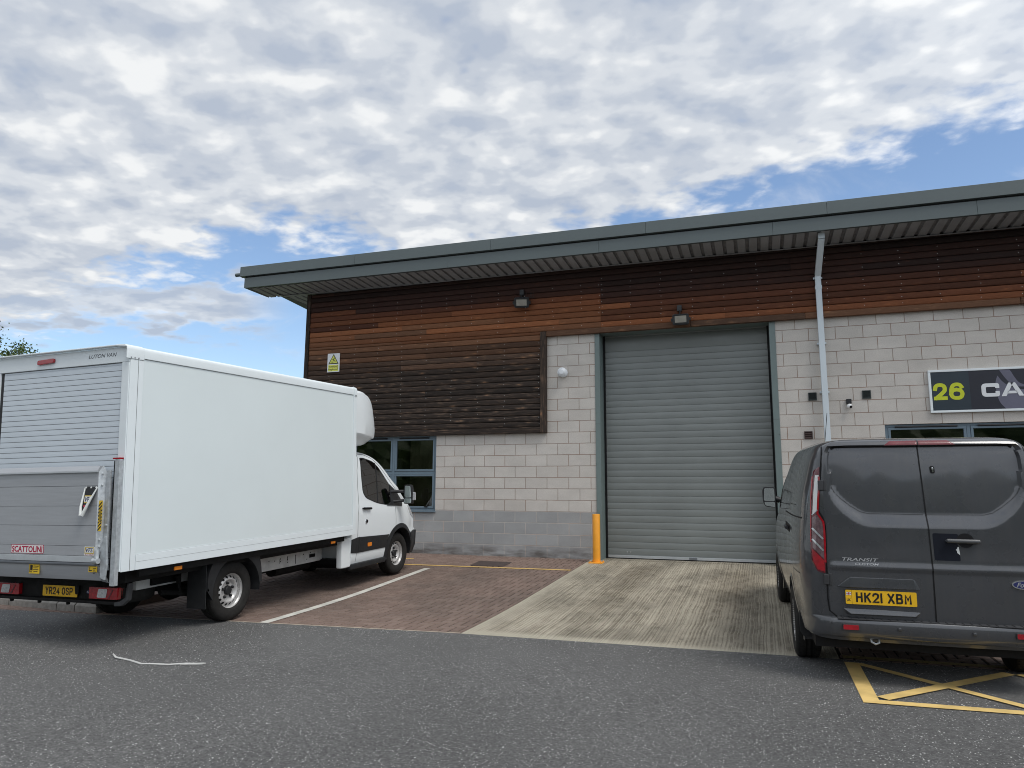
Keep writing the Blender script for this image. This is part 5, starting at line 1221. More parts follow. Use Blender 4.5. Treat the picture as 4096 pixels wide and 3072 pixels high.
for s in (1, -1):
    p = PS[s]
    # door shut lines
    m = MB(); door_ = [(2.60,.36),(2.612,.73),(2.615,1.06),(2.652,1.2),(2.667,1.487),(2.694,1.749),(2.80,2.01)]
    p.strip(m, door_, .009, .0015); p.strip(m, [(3.77,1.138),(3.79,.93),(3.79,.76),(3.70,.71)], .008, .0015); p.strip(m, [(2.80,2.01),(3.0,2.0),(3.2,1.945),(3.38,1.85),(3.563,1.70),(3.721,1.555),(3.89,1.41)], .010, .0015)
    m.build('shut_line', 'seam', cab)
    # side glass
    win = round_poly([(2.835,1.935),(2.95,1.935),(3.21,1.879),(3.37,1.789),(3.654,1.503),(3.62,1.20),(3.48,1.185),(3.2,1.225),(2.883,1.318),(2.812,1.41),(2.811,1.682)], [.03,.04,.05,.06,.03,.03,.05,.10,.09,.05,.05], 5)
    big = [tuple(V((3.22,1.55))+(V(q)-V((3.22,1.55)))*1.035) for q in win]
    m = MB(); p.panel(m, big, .0030, .010); m.build('window_seal', 'black_plastic', cab, smooth=50)
    m = MB(); p.panel(m, win, .0055, 0); wg = m.build('side_window', 'tint_glass_dark' if 'tint_glass_dark' in M else M.setdefault('tint_glass_dark', glass('dark_side_glass', (.10,.11,.11), .95)), cab, smooth=50)
    m = MB(); p.strip(m, [(3.262,1.87),(3.244,1.54),(3.214,1.22)], .030, .0075); m.build('quarter_divider', 'black_plastic', cab)
    m = MB(); p.panel(m, [(3.655,1.51),(3.88,1.385),(4.10,1.21),(4.03,1.13),(3.49,1.165),(3.62,1.22)], .012, .012); m.build('mirror_sail', 'black_plastic', cab, smooth=50)
    # handle, lock, band, indicator
    m = MB(); p.panel(m, round_poly([(2.80,1.165),(2.90,1.165),(2.885,1.20),(2.815,1.20)], .012), .001, 0, .02); m.build('handle_cup', 'white_trim', cab)
    m = MB(); q0, n0 = p.ray((2.75,1.155)); q1, _ = p.ray((2.965,1.145)); m.tube([q0+n0*.028, q1+n0*.028], .018, 10); m.tube([q0+n0*.028, q0-n0*.01], .012, 6); m.tube([q1+n0*.028, q1-n0*.01], .012, 6); m.build('door_handle', 'black', cab, smooth=40)
    m = MB(); q0, n0 = p.ray((2.85,.95)); m.mi(0).lathe([(.034,0),(.033,.010),(.026,.013)], q0, n0, 20); m.mi(1).lathe([(.026,.013),(.022,.012),(.001,.012)], q0+V((0,.008,0)), n0, 16); m.build('door_lock', ['chrome','black'], cab)
    m = MB(); p.panel(m, [(2.452,.500),(2.452,.700),(2.62,.725),(3.50,.690),(3.565,.69),(3.51,.60),(3.475,.487),(2.62,.487)], .010, .010); bd = m.build('side_moulding', 'black_plastic', cab, smooth=50)
    m = MB(); p.strip(m, [(2.635,.48),(2.65,.73)], .008, .0115); m.build('moulding_gap', 'black', bd)
    m = MB(); p.panel(m, round_poly([(2.90,.555),(3.015,.555),(3.015,.615),(2.90,.615)], .018), .018, .008, .02); m.build('side_indicator', 'amber', bd, smooth=40)
    m = MB(); m.box(*sorted((s*.93, s*1.015)), 2.42, 3.46, .255, .335); m.build('side_step', 'black_plastic', TR, bevel=.02)
    m = MB(); m.box(*sorted((s*.90, s*1.0)), 2.20, 2.45, .30, .735); m.build('cab_rear_panel', 'white_paint', TR, bevel=.02)
    # wheel-arch moulding
    m = MB(); A = []; Bq = []
    for k in range(33):
        a = R(188-196*k/32); ca, sa = math.cos(a), math.sin(a); A.append(p.at((3.954+.425*ca, .345+.425*sa), .022)); Bq.append(p.at((3.954+.500*ca, .345+.497*sa), .010))
    m.grid([A, Bq]); m.grid([A, [V((a.x-s*.14, a.y, a.z)) for a in A]]); m.grid([Bq, [b_-V((s*.02,0,0)) for b_ in Bq]]); m.build('arch_moulding', 'black_plastic', cab, smooth=50)
    # headlamp sliver
    m = MB(); p.panel(m, round_poly([(4.40,1.13),(4.62,1.06),(4.72,.90),(4.62,.88),(4.48,.98)], .03), .006, .012, .03); m.build('headlamp', 'clear_lens', cab, smooth=50)
    m = MB(); p.panel(m, [(4.56,1.125),(4.625,1.075),(4.73,.90),(4.70,.87),(4.64,.98)], .010, .01, .03); m.build('lamp_surround', 'black_plastic', cab)
    m = MB(); p.panel(m, round_poly([(4.36,.66),(4.70,.68),(4.70,.42),(4.62,.27),(4.40,.33),(4.37,.50)], .03), .022, .03); m.build('bumper_corner', 'black_plastic', cab, smooth=50)
    # long-arm mirror
    hx_ = s*1.215; fm = 3.84; toe = lambda o_: [setattr(v_, 'co', V((v_.co.x, v_.co.y+.20*s*(v_.co.x-hx_)-.05*(v_.co.z-1.33), v_.co.z))) for v_ in o_.data.vertices]
    m = MB(); P_m = lambda q: [(hx_+s*a_*1.18, 1.33+(c_-1.33)*1.12) for a_, c_ in q]; prof = round_poly(P_m([(-.070, 1.19), (.058, 1.185), (.072, 1.33), (.052, 1.475), (-.048, 1.48), (-.062, 1.42)]), .028, 4)
    m.prism([(x, fm, z) for x, z in prof], (0,.085,0)); mr = m.build('door_mirror', 'black_plastic', TR, bevel=.02); toe(mr)
    m = MB(); m.prism([(x, fm-.003, z) for x, z in round_poly(P_m([(-.047, 1.285), (.052, 1.285), (.041, 1.460), (-.036, 1.463)]), .025)], (0,.004,0)); m.prism([(x, fm-.003, z) for x, z in round_poly(P_m([(-.053, 1.203), (.047, 1.200), (.052, 1.272), (-.047, 1.272)]), .02)], (0,.004,0)); [toe(q_) for q_ in m.build_each('mirror_glass', 'mirror', mr)]
    m = MB(); m.prism([(hx_+s*.076, fm+.03, 1.23), (hx_+s*.110, fm+.06, 1.235), (hx_+s*.110, fm+.06, 1.36), (hx_+s*.082, fm+.03, 1.37)], (0,.03,0)); m.build('mirror_indicator', 'clear_lens', mr, bevel=.006)
    for u, u2 in ((1.385, 1.385), (1.235, 1.22)):
        m = MB(); m.tube([(s*.965, 3.66, u2), (s*1.02, 3.76, u2), (hx_-s*.05, fm+.05, u)], .027, 8); m.build('mirror_arm', 'black_plastic', mr, smooth=50)
# windscreen, roof aerial and lower grille
m = MB(); rows = []
for j in range(14):
    u = 1.43+.50*j/13; h = cab_outline(u); pts = [q for q in h if q.x < smooth_tab(WW_, u)*.84 and q.y > 3.0]; pts = sorted(pts, key=lambda q: q.x); xs = [pts[0].x]; row = []
    for k in range(-12, 13):
        x = k/12*smooth_tab(WW_, u)*.80; ax_ = abs(x); f = None
        for a, c in zip(pts, pts[1:]):
            if a.x <= ax_ <= c.x: f = a.y+(c.y-a.y)*(ax_-a.x)/max(1e-6, c.x-a.x); break
        row.append((x, (f if f is not None else pts[-1].y)+.006, u))
    rows.append(row)
m.grid(rows); m.build('windscreen', M['tint_glass_dark'], cab, smooth=60)
m = MB(); m.tube([(.55,3.05,2.06),(.58,2.95,2.20),(.62,2.80,2.42)], .003, 5); m.build('aerial', 'black', cab)
box('grille', 'black_plastic', TR, -.55, .55, 4.80, 4.985, .60, .95, bevel=.03)
# white dashboard papers and seat behind the glass are hidden by the tint; the roof fairing over the cab
def fairing(f):
    top = smooth_tab([(2.38,3.008),(2.72,3.0),(2.88,2.955),(3.02,2.87),(3.12,2.75),(3.185,2.62),(3.215,2.48)], f); bot = smooth_tab([(2.38,2.135),(2.80,2.135),(3.0,2.14),(3.10,2.20),(3.18,2.30),(3.215,2.40)], f)
    return top, bot
rows = []
for f in [2.395,2.45,2.55,2.65,2.75,2.83,2.90,2.96,3.02,3.07,3.11,3.145,3.175,3.195,3.208]:
    t, bo = fairing(f); k = max(0, (f-2.5)/.75); w = 1.085-.16*k**2.2; cr = min(t-.05, 2.315-.04*k)
    cr = max(bo+.005, min(cr, t-.02)); pr = [(0,bo),(w*.60,bo),(w*.80,bo+.01),(w*.86,bo+.03),(w*.985,cr-.02),(w,cr+.01),(w,cr+(t-cr)*.35),(w*.995,cr+(t-cr)*.7),(w*.98,t-.06*(1-.5*k)),(w*.94,t-.015),(w*.86,t),(w*.5,t+.004),(0,t+.005)]
    rows.append([V((x, f, z)) for x, z in pr] + [V((-x, f, z)) for x, z in pr[-2:0:-1]])
m = MB(); n = len(rows[0]); m.add([p for r in rows for p in r], [(i*n+k, i*n+(k+1) % n, (i+1)*n+(k+1) % n, (i+1)*n+k) for i in range(len(rows)-1) for k in range(n)] + [tuple((len(rows)-1)*n+k for k in range(n))])
m.build('roof_fairing', 'white_paint', TR, smooth=28)
box('cab_gap', 'black', TR, -.80, .80, 2.38, 2.75, 2.06, 2.14)

# ================= dark grey panel van
MV = frame_mat((4.36308,-6.15006,-.24157), (-.02561,.99917,.03165), (.99967,.02562,0), (.00081,-.03164,.9995))
VN = thing('panel_van', 'dark grey panel van seen from behind, rear doors shut, parked beside the roller door', 'van', mat=MV)
VW = [(.36,.93),(.50,.965),(.75,.982),(1.05,.982),(1.20,.972),(1.40,.952),(1.55,.930),(1.70,.892),(1.80,.866),(1.88,.842),(1.93,.818),(1.965,.788),(1.99,.748),(2.005,.700),(2.015,.635),(2.02,.55)]
VR = [(.36,-.93),(.48,-.975),(.60,-.990),(.90,-.998),(1.3,-.982),(1.6,-.964),(1.80,-.946),(1.90,-.932),(1.95,-.918),(1.98,-.900),(2.0,-.875),(2.012,-.83),(2.02,-.74)]
VF = [(.36,3.75),(.5,3.88),(.7,3.93),(.9,3.86),(1.05,3.65),(1.15,3.35),(1.22,3.12),(1.4,2.80),(1.6,2.45),(1.8,2.08),(1.9,1.88),(1.96,1.65),(2.0,1.35),(2.015,1.0),(2.02,.6)]
def van_outline(u):
    fr, w, ff = smooth_tab(VR, u), smooth_tab(VW, u), smooth_tab(VF, u); k = w/.982; e = w-lerp_tab([(1.2,.235),(1.6,.175),(1.85,.115),(2.02,.095)], u)
    pts = [(0,fr-.022),(.40*k,fr-.016),(e-.03,fr-.001),(e+.01,fr+.008),(e+(w-e)*.36,fr+.036),(e+(w-e)*.62,fr+.100),(e+(w-e)*.80,fr+.20),(e+(w-e)*.90,fr+.36),(e+(w-e)*.97,fr+.62),(w,fr+1.0),(w,max(fr+1.4, ff-1.6)),(w*.985,ff-.75),(w*.90,ff-.28),(w*.6,ff-.05),(w*.3,ff),(0,ff+.01)]
    return cat(pts, [16,14,4,5,5,5,5,8,10,24,18,8,5,4,3])
BAND_LO = [(0,1.292),(.40,1.292),(.46,1.305),(.53,1.345),(.60,1.405),(.66,1.48),(.705,1.60),(.73,1.75),(.74,1.95)]
WIN_LO = [(0,1.388),(.42,1.392),(.48,1.408),(.55,1.455),(.62,1.515),(.66,1.56),(.685,1.63),(.695,1.75),(.70,1.95)]
def van_post(p):
    if p.y < -.72 and abs(p.x) < .72:
        a = abs(p.x); lo, hi = lerp_tab(BAND_LO, a), lerp_tab(WIN_LO, a); u = p.z; d = 0
        if a < .695 and u < 1.955: 
            t = max(0, min(1, (u-lo)/(hi-lo))); d += .034*t
        if u > 1.935: pass
        # belt crease: the door bulges out just above .93 and tucks in below
        d += -.012*math.exp(-((u-.955)/.035)**2) if u > .955 else -.012*math.exp(-((u-.955)/.012)**2)
        return V((p.x, p.y+d, p.z))
    return p
lv = [.36,.40,.44,.48] + [.50+.0155*k for k in range(94)] + [1.958,1.966,1.975,1.984,1.992,2.0,2.006,2.012,2.016,2.02]
lv = sorted(u for u in set(lv) if u <= 2.02)
vb = body_loft(van_outline, lv, [(0,.335,.40),(2.933,.335,.40)], 'body', 'van_paint', VN, van_post)
vbv = bvh_of(vb); PR_ = Proj(vbv, 'rear', -3.0); PL_ = {1: Proj(vbv, 'side', 2.0), -1: Proj(vbv, 'side', -2.0)}
box('underbody', 'black', VN, -.86, .86, -.80, 3.6, .27, .44)
for f in (0, 2.933): box('wheel_well', 'black', VN, -.84, .84, f-.44, f+.44, .40, .78)
# shut lines on the back
m = MB(); PR_.strip(m, [(-.012,2.0),(-.008,1.8),(.0,1.6),(.010,1.32),(.016,1.0),(.016,.80),(.016,.552)], .010, .0025, .02)
for s in (-1, 1): PR_.strip(m, [(s*.735,1.985),(s*.757,1.80),(s*.770,1.66),(s*.800,1.42),(s*.768,1.36),(s*.752,1.28),(s*.760,.95),(s*.765,.70),(s*.755,.60),(s*.70,.555)], .010, .003, .02)
PR_.strip(m, [(-.70,.553),(0,.548),(.70,.553)], .014, .003, .03); m.build('shut_line', 'black', vb)
for s, nm in ((-1, 'a'), (1, 'b')):   # pressed window outline on each door
    m = MB(); x = s*.012
    PR_.strip(m, [(x,1.953),(s*.55,1.953),(s*.64,1.948),(s*.668,1.932)], .018, .004, .02); m.build('window_rebate', 'black', vb)
    m = MB(); PR_.strip(m, [(x,1.392)] + [(s*a, c+.003) for a, c in WIN_LO[1:6]] + [(s*.682,1.61)], .005, .003, .02); m.build('pressing_edge', 'van_plastic', vb)
# high brake lamp
for q in ([(-.262,1.957),(-.014,1.957),(-.014,1.995),(-.212,1.994)], [(-.004,1.957),(.262,1.957),(.212,1.994),(-.004,1.995)]):
    m = MB(); PR_.panel(m, q, .006, .010, .012); m.build('brake_lamp', 'pink_lens', vb, smooth=60)
# tail lamps
for s in (-1, 1):
    S_ = lambda pts: [(s*a, c) for a, c in pts]
    m = MB(); PR_.panel(m, round_poly(S_([(.768,1.785),(.815,1.745),(.846,1.56),(.872,1.09),(.868,.99),(.832,.915),(.772,.900),(.764,1.00),(.756,1.30),(.800,1.385),(.776,1.64)]), .012), .009, .02, .02); tl = m.build('tail_lamp', 'dark_red_lens', vb, smooth=60)
    m = MB(); PR_.panel(m, S_([(.778,1.71),(.805,1.71),(.826,1.56),(.846,1.36),(.842,1.385),(.803,1.425),(.784,1.60)]), .0115, 0, .015); m.build('clear_section', 'sticker_white', tl, smooth=60)
    m = MB(); PR_.strip(m, S_([(.779,1.70),(.781,1.64),(.806,1.388),(.766,1.322),(.762,1.25),(.768,.99)]), .015, .0125, .02); PR_.strip(m, S_([(.824,1.70),(.850,1.50),(.868,1.15)]), .008, .0115, .02); m.build_each('red_edge', 'red_lens', tl)
    m = MB(); PR_.panel(m, S_([(.850,1.35),(.804,1.385),(.772,1.32),(.768,1.20),(.772,1.01),(.856,1.105)]), .011, 0, .02); m.build('smoked_section', 'smoke_lens', tl, smooth=60)
    m = MB(); PR_.strip(m, S_([(.852,1.265),(.775,1.18)]), .014, .0135, .02); PR_.strip(m, S_([(.856,1.175),(.778,1.085)]), .014, .0135, .02); PR_.strip(m, S_([(.806,1.42),(.848,1.375)]), .007, .0135, .02); m.build_each('light_guide', 'clear_lens', tl)
    m = MB(); PR_.panel(m, S_([(.862,1.095),(.775,1.005),(.776,.915),(.828,.928),(.860,.995)]), .0115, 0, .02); m.build('lower_red_lens', 'red_lens', tl, smooth=60)
    for u in (1.625, .855):   # door hinges
        m = MB(); a, _n = PR_.ray((s*.782, u)); m.box(*sorted((s*.748, s*.790)), a.y-.035, a.y+.005, u-.042, u+.042); m.box(*sorted((s*.722, s*.750)), a.y-.026, a.y, u-.048, u+.048); m.build_each('hinge', 'van_plastic', vb, bevel=.007)
# handle, lock, patches
m = MB(); PR_.panel(m, [(.262+.062*math.cos(2*math.pi*k/28), 1.193+.058*math.sin(2*math.pi*k/28)) for k in range(28)], .0015, 0, .015); m.build('handle_recess', 'black', vb)
m = MB(); PR_.strip(m, [(.262+.060*math.cos(R(a)), 1.190+.056*math.sin(R(a))) for a in range(200, 345, 10)], .008, .004, .01); m.build('recess_lip', 'van_plastic', vb)
m = MB(); q0 = PR_.at((.130,1.193), .030); q1 = PR_.at((.352,1.190), .030); m.tube([q0+V((-.006,.012,0)), q0, V(q0).lerp(q1, .33), V(q0).lerp(q1, .66), q1, q1+V((.006,.012,0))], [.008,.016,.017,.017,.016,.008], 12); m.tube([q0+V((.01,0,0)), q0+V((.01,.04,0))], .010, 6); m.tube([q1-V((.01,0,0)), q1+V((-.01,.04,0))], .010, 6); m.build('door_handle', 'handle_grey', vb, smooth=40)
M['faded_patch'] = simple('dark_film_patch', (.010,.012,.019), .6, var=.15, spec=.15)
m = MB(); PR_.panel(m, round_poly([(.036,1.036),(.218,1.034),(.214,1.245),(.034,1.248)], .012), .0010, 0, .03); fpn = m.build('film_patch', 'faded_patch', vb)
m = MB(); PR_.panel(m, [(.217,1.080),(.207,1.090),(.198,1.098),(.196,1.115),(.188,1.122),(.197,1.127),(.202,1.14),(.212,1.146)], .0022, 0, .01); m.build('torn_sticker', 'sticker_white', vb)
m = MB(); PR_.panel(m, round_poly([(.066,1.725),(.100,1.722),(.098,1.782),(.064,1.784)], .016), .006, .008, .01); lk = m.build('deadlock', 'black', vb)
m = MB(); a = PR_.at((.083,1.763), .008); m.lathe([(.0095,0),(.009,-.004),(.001,-.005)], a, (0,1,0), 14); b_ = PR_.at((.083,1.745), .008); m.box(b_.x-.006, b_.x+.006, b_.y-.005, b_.y, b_.z-.011, b_.z+.012); m.build('lock_barrel', 'chrome', lk)
# lettering and badge
def on_rear(l, u, off=.003): return lambda a, c: PR_.at((l+a, u+c), off)
m = MB(); put_text(m, 'TRANSIT', None or (0,0,0), (1,0,0), (0,0,1), .270, .026, .012, .25, on_rear(-.640,1.010)); m.build('lettering', 'silver_text', vb, raw=True)
m = MB(); put_text(m, 'CUSTOM', (0,0,0), (1,0,0), (0,0,1), .176, .017, .008, .25, on_rear(-.546,.980)); m.build('lettering', 'silver_text', vb, raw=True)
def ellipse(cx, cz, rx, rz, n=40): return [(cx+rx*math.cos(2*math.pi*k/n), cz+rz*math.sin(2*math.pi*k/n)) for k in range(n)]
m = MB(); PR_.panel(m, ellipse(.632,.868,.080,.034), .008, .012, .02); bg = m.build('badge', 'chrome', vb, smooth=60)
m = MB(); PR_.panel(m, ellipse(.632,.868,.071,.027), .0105, .002, .02); m.build('badge_field', 'blue_ink', bg, smooth=60)
m = MB(); put_text(m, 'Ford', (0,0,0), (1,0,0), (0,0,1), .098, .036, .012, .35, on_rear(.583,.850,.0118)); m.build('lettering', 'silver_text', bg, raw=True)
# plate recess hood, plate, pressings
m = MB(); h = [(-.682,.812),(-.592,.878),(-.128,.880),(-.036,.812)]; yb_ = PR_.at((-.36,.9), 0).y
m.hexa([(-.60,yb_-.013,.800),(-.115,yb_-.013,.800),(-.10,yb_+.02,.790),(-.62,yb_+.02,.790),(-.592,yb_-.006,.880),(-.128,yb_-.006,.880),(-.128,yb_+.02,.884),(-.592,yb_+.02,.884)])
m.add([(-.60,yb_-.013,.800),(-.592,yb_-.006,.880),(-.592,yb_+.02,.884),(-.69,yb_+.012,.800),(-.62,yb_+.02,.790)], [(0,1,3),(1,2,3),(0,3,4)]); m.add([(-.115,yb_-.013,.800),(-.128,yb_-.006,.880),(-.128,yb_+.02,.884),(-.028,yb_+.012,.800),(-.10,yb_+.02,.790)], [(0,3,1),(1,3,2),(0,4,3)])
m.build('plate_hood', 'van_paint', vb, bevel=.004)
fpv = PR_.at((-.37,.72), 0).y-.006
m = MB(); m.prism([(x, fpv, z) for x, z in round_poly([(-.633,.667),(-.113,.667),(-.113,.778),(-.633,.778)], .010)], (0,-.005,0)); pv = m.build('number_plate', 'plate_yellow', VN)
m = MB(); put_glyphs(m, 'HK21', -.556, .684, .050, .079, .011, .0140, fpv-.0062); put_glyphs(m, 'XBM', -.323, .684, .050, .079, .011, .0140, fpv-.0062); m.box(-.587,-.5855,fpv-.0058,fpv-.0052,.669,.776); put_text(m, 'UK', (-.624,fpv-.0062,.690), (1,0,0), (0,0,1), .029, .021, .02); m.build('lettering', 'ink', pv, raw=True)
m = MB(); y = fpv-.0060; x0_, z0_ = -.628, .738; m.mi(0).box(x0_, x0_+.038, y, y+.0005, z0_, z0_+.024); m.mi(1)
for q in ([(0,0),(.006,0),(.038,.020),(.038,.024),(.032,.024),(0,.004)], [(.038,0),(.032,0),(0,.020),(0,.024),(.006,.024),(.038,.004)]): m.poly([(x0_+a, y-.0003, z0_+c) for a, c in q])
m.box(x0_+.015, x0_+.023, y-.0006, y-.0004, z0_, z0_+.024); m.box(x0_, x0_+.038, y-.0006, y-.0004, z0_+.008, z0_+.016); m.mi(2); m.box(x0_+.017, x0_+.021, y-.001, y-.0008, z0_, z0_+.024); m.box(x0_, x0_+.038, y-.001, y-.0008, z0_+.0102, z0_+.0138)
m.build('flag', ['blue_ink','sticker_white','red_ink'], pv, raw=True)
m = MB(); yv = PR_.at((-.37,.615), 0).y; m.hexa([(-.60,yv-.020,.588),(-.13,yv-.020,.588),(-.10,yv+.01,.580),(-.63,yv+.01,.580),(-.655,yv-.002,.628),(-.075,yv-.002,.628),(-.075,yv+.01,.636),(-.655,yv+.01,.636)]); m.build('lower_pressing', 'van_paint', vb, bevel=.006)
# bumper swept round the tail
path = [q for q in van_outline(.50) if q.y < -.28 and q.x > 0]; full = [V((-q.x, q.y)) for q in path[::-1]] + [V((q.x, q.y)) for q in path]
prof = [(-.03,.558),(.012,.556),(.040,.545),(.052,.532),(.056,.500),(.050,.440),(.036,.412),(.010,.396),(-.08,.392)]
rows = []
for i, q in enumerate(full):
    t = (full[min(i+1, len(full)-1)]-full[max(i-1, 0)]).normalized(); nn = V((t.y, -t.x)); k = max(0, min(1, (.935-abs(q.x))/.22)); k = k*k*(3-2*k)-.30
    nn = -nn if nn.dot(V((q.x, q.y+.3))) < 0 else nn
    lift = max(0, (q.y+.70))*.9 if q.y > -.70 else 0
    rows.append([(q.x+nn.x*o*(.25+.75*k), q.y+nn.y*o*(.25+.75*k), u+(lift*.55 if u < .45 else 0)) for o, u in prof])
m = MB(); m.grid(rows); bp = m.build('rear_bumper', 'van_paint', VN, smooth=50)
yb2 = min(r[4][1] for r in rows)
m = MB(); m.hexa([(-.70,yb2+.012,.5460),(.70,yb2+.012,.5460),(.70,yb2+.062,.5580),(-.70,yb2+.062,.5580),(-.70,yb2+.012,.5505),(.70,yb2+.012,.5505),(.70,yb2+.062,.5640),(-.70,yb2+.062,.5640)]); m.mi(1)
for k in range(24):
    x = -.66+.0575*k; m.hexa([(x,yb2+.016,.550),(x+.006,yb2+.016,.550),(x-.016,yb2+.056,.5615),(x-.022,yb2+.056,.5615),(x,yb2+.016,.5545),(x+.006,yb2+.016,.5545),(x-.016,yb2+.056,.566),(x-.022,yb2+.056,.566)])
stp = m.build('bumper_step', ['van_plastic','black_plastic'], bp)
for s in (-1, 1):
    m = MB(); x0_, x1_ = sorted((s*.665, s*.550)); m.prism([(x, yb2-.001, z) for x, z in round_poly([(x0_-.006,.461),(x1_+.006,.461),(x1_+.006,.511),(x0_-.006,.511)], .012)], (0,.02,0)); rf = m.build('reflector_trim', 'van_plastic', bp, bevel=.003)
    m = MB(); m.prism([(x, yb2-.003, z) for x, z in round_poly([(x0_,.467),(x1_,.467),(x1_,.505),(x0_,.505)], .008)], (0,.004,0)); m.build('reflector', 'red_lens', rf, bevel=.001)
for x, u in ((-.735,.508),(-.252,.490),(.268,.486),(.735,.508)):
    y = yb2 if abs(x) < .7 else yb2+.03
    m = MB(); m.mi(0).lathe([(.018,.004),(.017,-.002),(.013,-.003)], (x,y,u), (0,1,0), 20); m.mi(1).lathe([(.012,-.0028),(.010,-.004),(.001,-.0045)], (x,y,u), (0,1,0), 16); m.build('parking_sensor', ['van_plastic','van_paint'], bp, smooth=50)
m = MB(); m.tube([(-.455,-.96,.395),(-.452,-.975,.366),(-.425,-.985,.352),(-.398,-.975,.362),(-.395,-.96,.39)], .009, 8); m.build('towing_eye', 'galv', VN, smooth=60)
for s in (-1, 1):
    wheel(VN, s*.872, 0, .335, .215, .212, s, 0, 'cover'); wheel(VN, s*.872, 2.933, .335, .215, .212, s, 0, 'cover')
    m = MB(); m.prism([(s*.955,-.41,.55),(s*.955,-.43,.31),(s*.925,-.43,.262),(s*.735,-.43,.255),(s*.70,-.42,.30),(s*.70,-.41,.55)], (0,.014,0)); m.build('mud_flap', 'black_plastic', VN, bevel=.004)
    p = PL_[s]
    m = MB()
    p.strip(m, [(-.78,1.34),(.55,1.32),(.70,1.32)], .012, .003); p.strip(m, [(.70,1.32),(.72,1.45),(.735,1.70),(.74,1.90)], .010, .002); p.strip(m, [(.70,1.32),(.705,.80),(.72,.45)], .010, .002); p.strip(m, [(1.72,.45),(1.70,1.0),(1.66,1.30),(1.52,1.60),(1.40,1.88)], .010, .002); p.strip(m, [(-.72,.86),(-.35,.86),(-.30,.66)], .006, .002)
    m.build('side_shut_line', 'black', vb)
    m = MB(); p.panel(m, round_poly([(1.78,1.82),(2.05,1.72),(2.55,1.34),(1.74,1.30)], .05), .004, .008, .06); m.build('cab_window', M['tint_glass_dark'], vb, smooth=60)
    m = MB(); p.panel(m, round_poly([(.0,1.22),(.62,1.22),(.62,1.15),(.0,1.15)], .03), .002, 0, .04); hr = m.build('slide_recess', 'black', vb)
    m = MB(); q0 = p.at((.10,1.185), .022); q1 = p.at((.34,1.185), .022); m.tube([q0, q1], .016, 10); m.build('door_handle', 'van_plastic', vb, smooth=40)
    m = MB(); p.strip(m, [(-.45,1.44),(.2,1.425),(.9,1.39)], .006, .004); m.build('side_crease', 'van_plastic', vb)
    # wheel arches lips
    m = MB()
    for fc in (0, 2.933):
        A = []; Bq = []
        for k in range(25):
            a = R(195-210*k/24); A.append(p.at((fc+.400*math.cos(a), .335+.400*math.sin(a)), .008)); Bq.append(p.at((fc+.43*math.cos(a), .335+.43*math.sin(a)), .002))
        m.grid([A, Bq]); m.grid([A, [V((a.x-s*.10, a.y, a.z)) for a in A]])
    m.build_each('arch_lip', 'van_paint', vb, smooth=50)
    # mirrors
    x = s*1.065; fm = 2.46; toe = lambda o_: [setattr(v_, 'co', V((v_.co.x, v_.co.y+.16*s*(v_.co.x-x), v_.co.z))) for v_ in o_.data.vertices]
    m = MB(); pr = round_poly([(x-s*.085,1.262),(x-s*.085,1.530),(x+s*.060,1.532),(x+s*.078,1.48),(x+s*.074,1.34),(x+s*.05,1.275)], .03, 4); m.prism([(a, fm, c) for a, c in pr], (0,.10,0)); mr = m.build('door_mirror', 'black_plastic', VN, bevel=.022); toe(mr)
    m = MB(); m.prism([(a, fm-.003, c) for a, c in round_poly([(x-s*.072,1.345),(x-s*.070,1.515),(x+s*.052,1.516),(x+s*.064,1.35)], .022)], (0,.004,0)); m.prism([(a, fm-.003, c) for a, c in round_poly([(x-s*.074,1.268),(x-s*.073,1.335),(x+s*.060,1.337),(x+s*.045,1.288)], .018)], (0,.004,0)); [toe(q_) for q_ in m.build_each('mirror_glass', 'mirror', mr)]
    m = MB(); m.tube([(s*.93,2.52,1.36),(x-s*.06,fm+.05,1.38)], .04, 8); m.build('mirror_arm', 'black_plastic', mr, smooth=50)
m = MB(); m.tube([(-.42,1.9,1.93),(-.42,1.86,2.02),(-.40,1.60,2.42)], .0035, 5); m.build('aerial', 'black', vb)

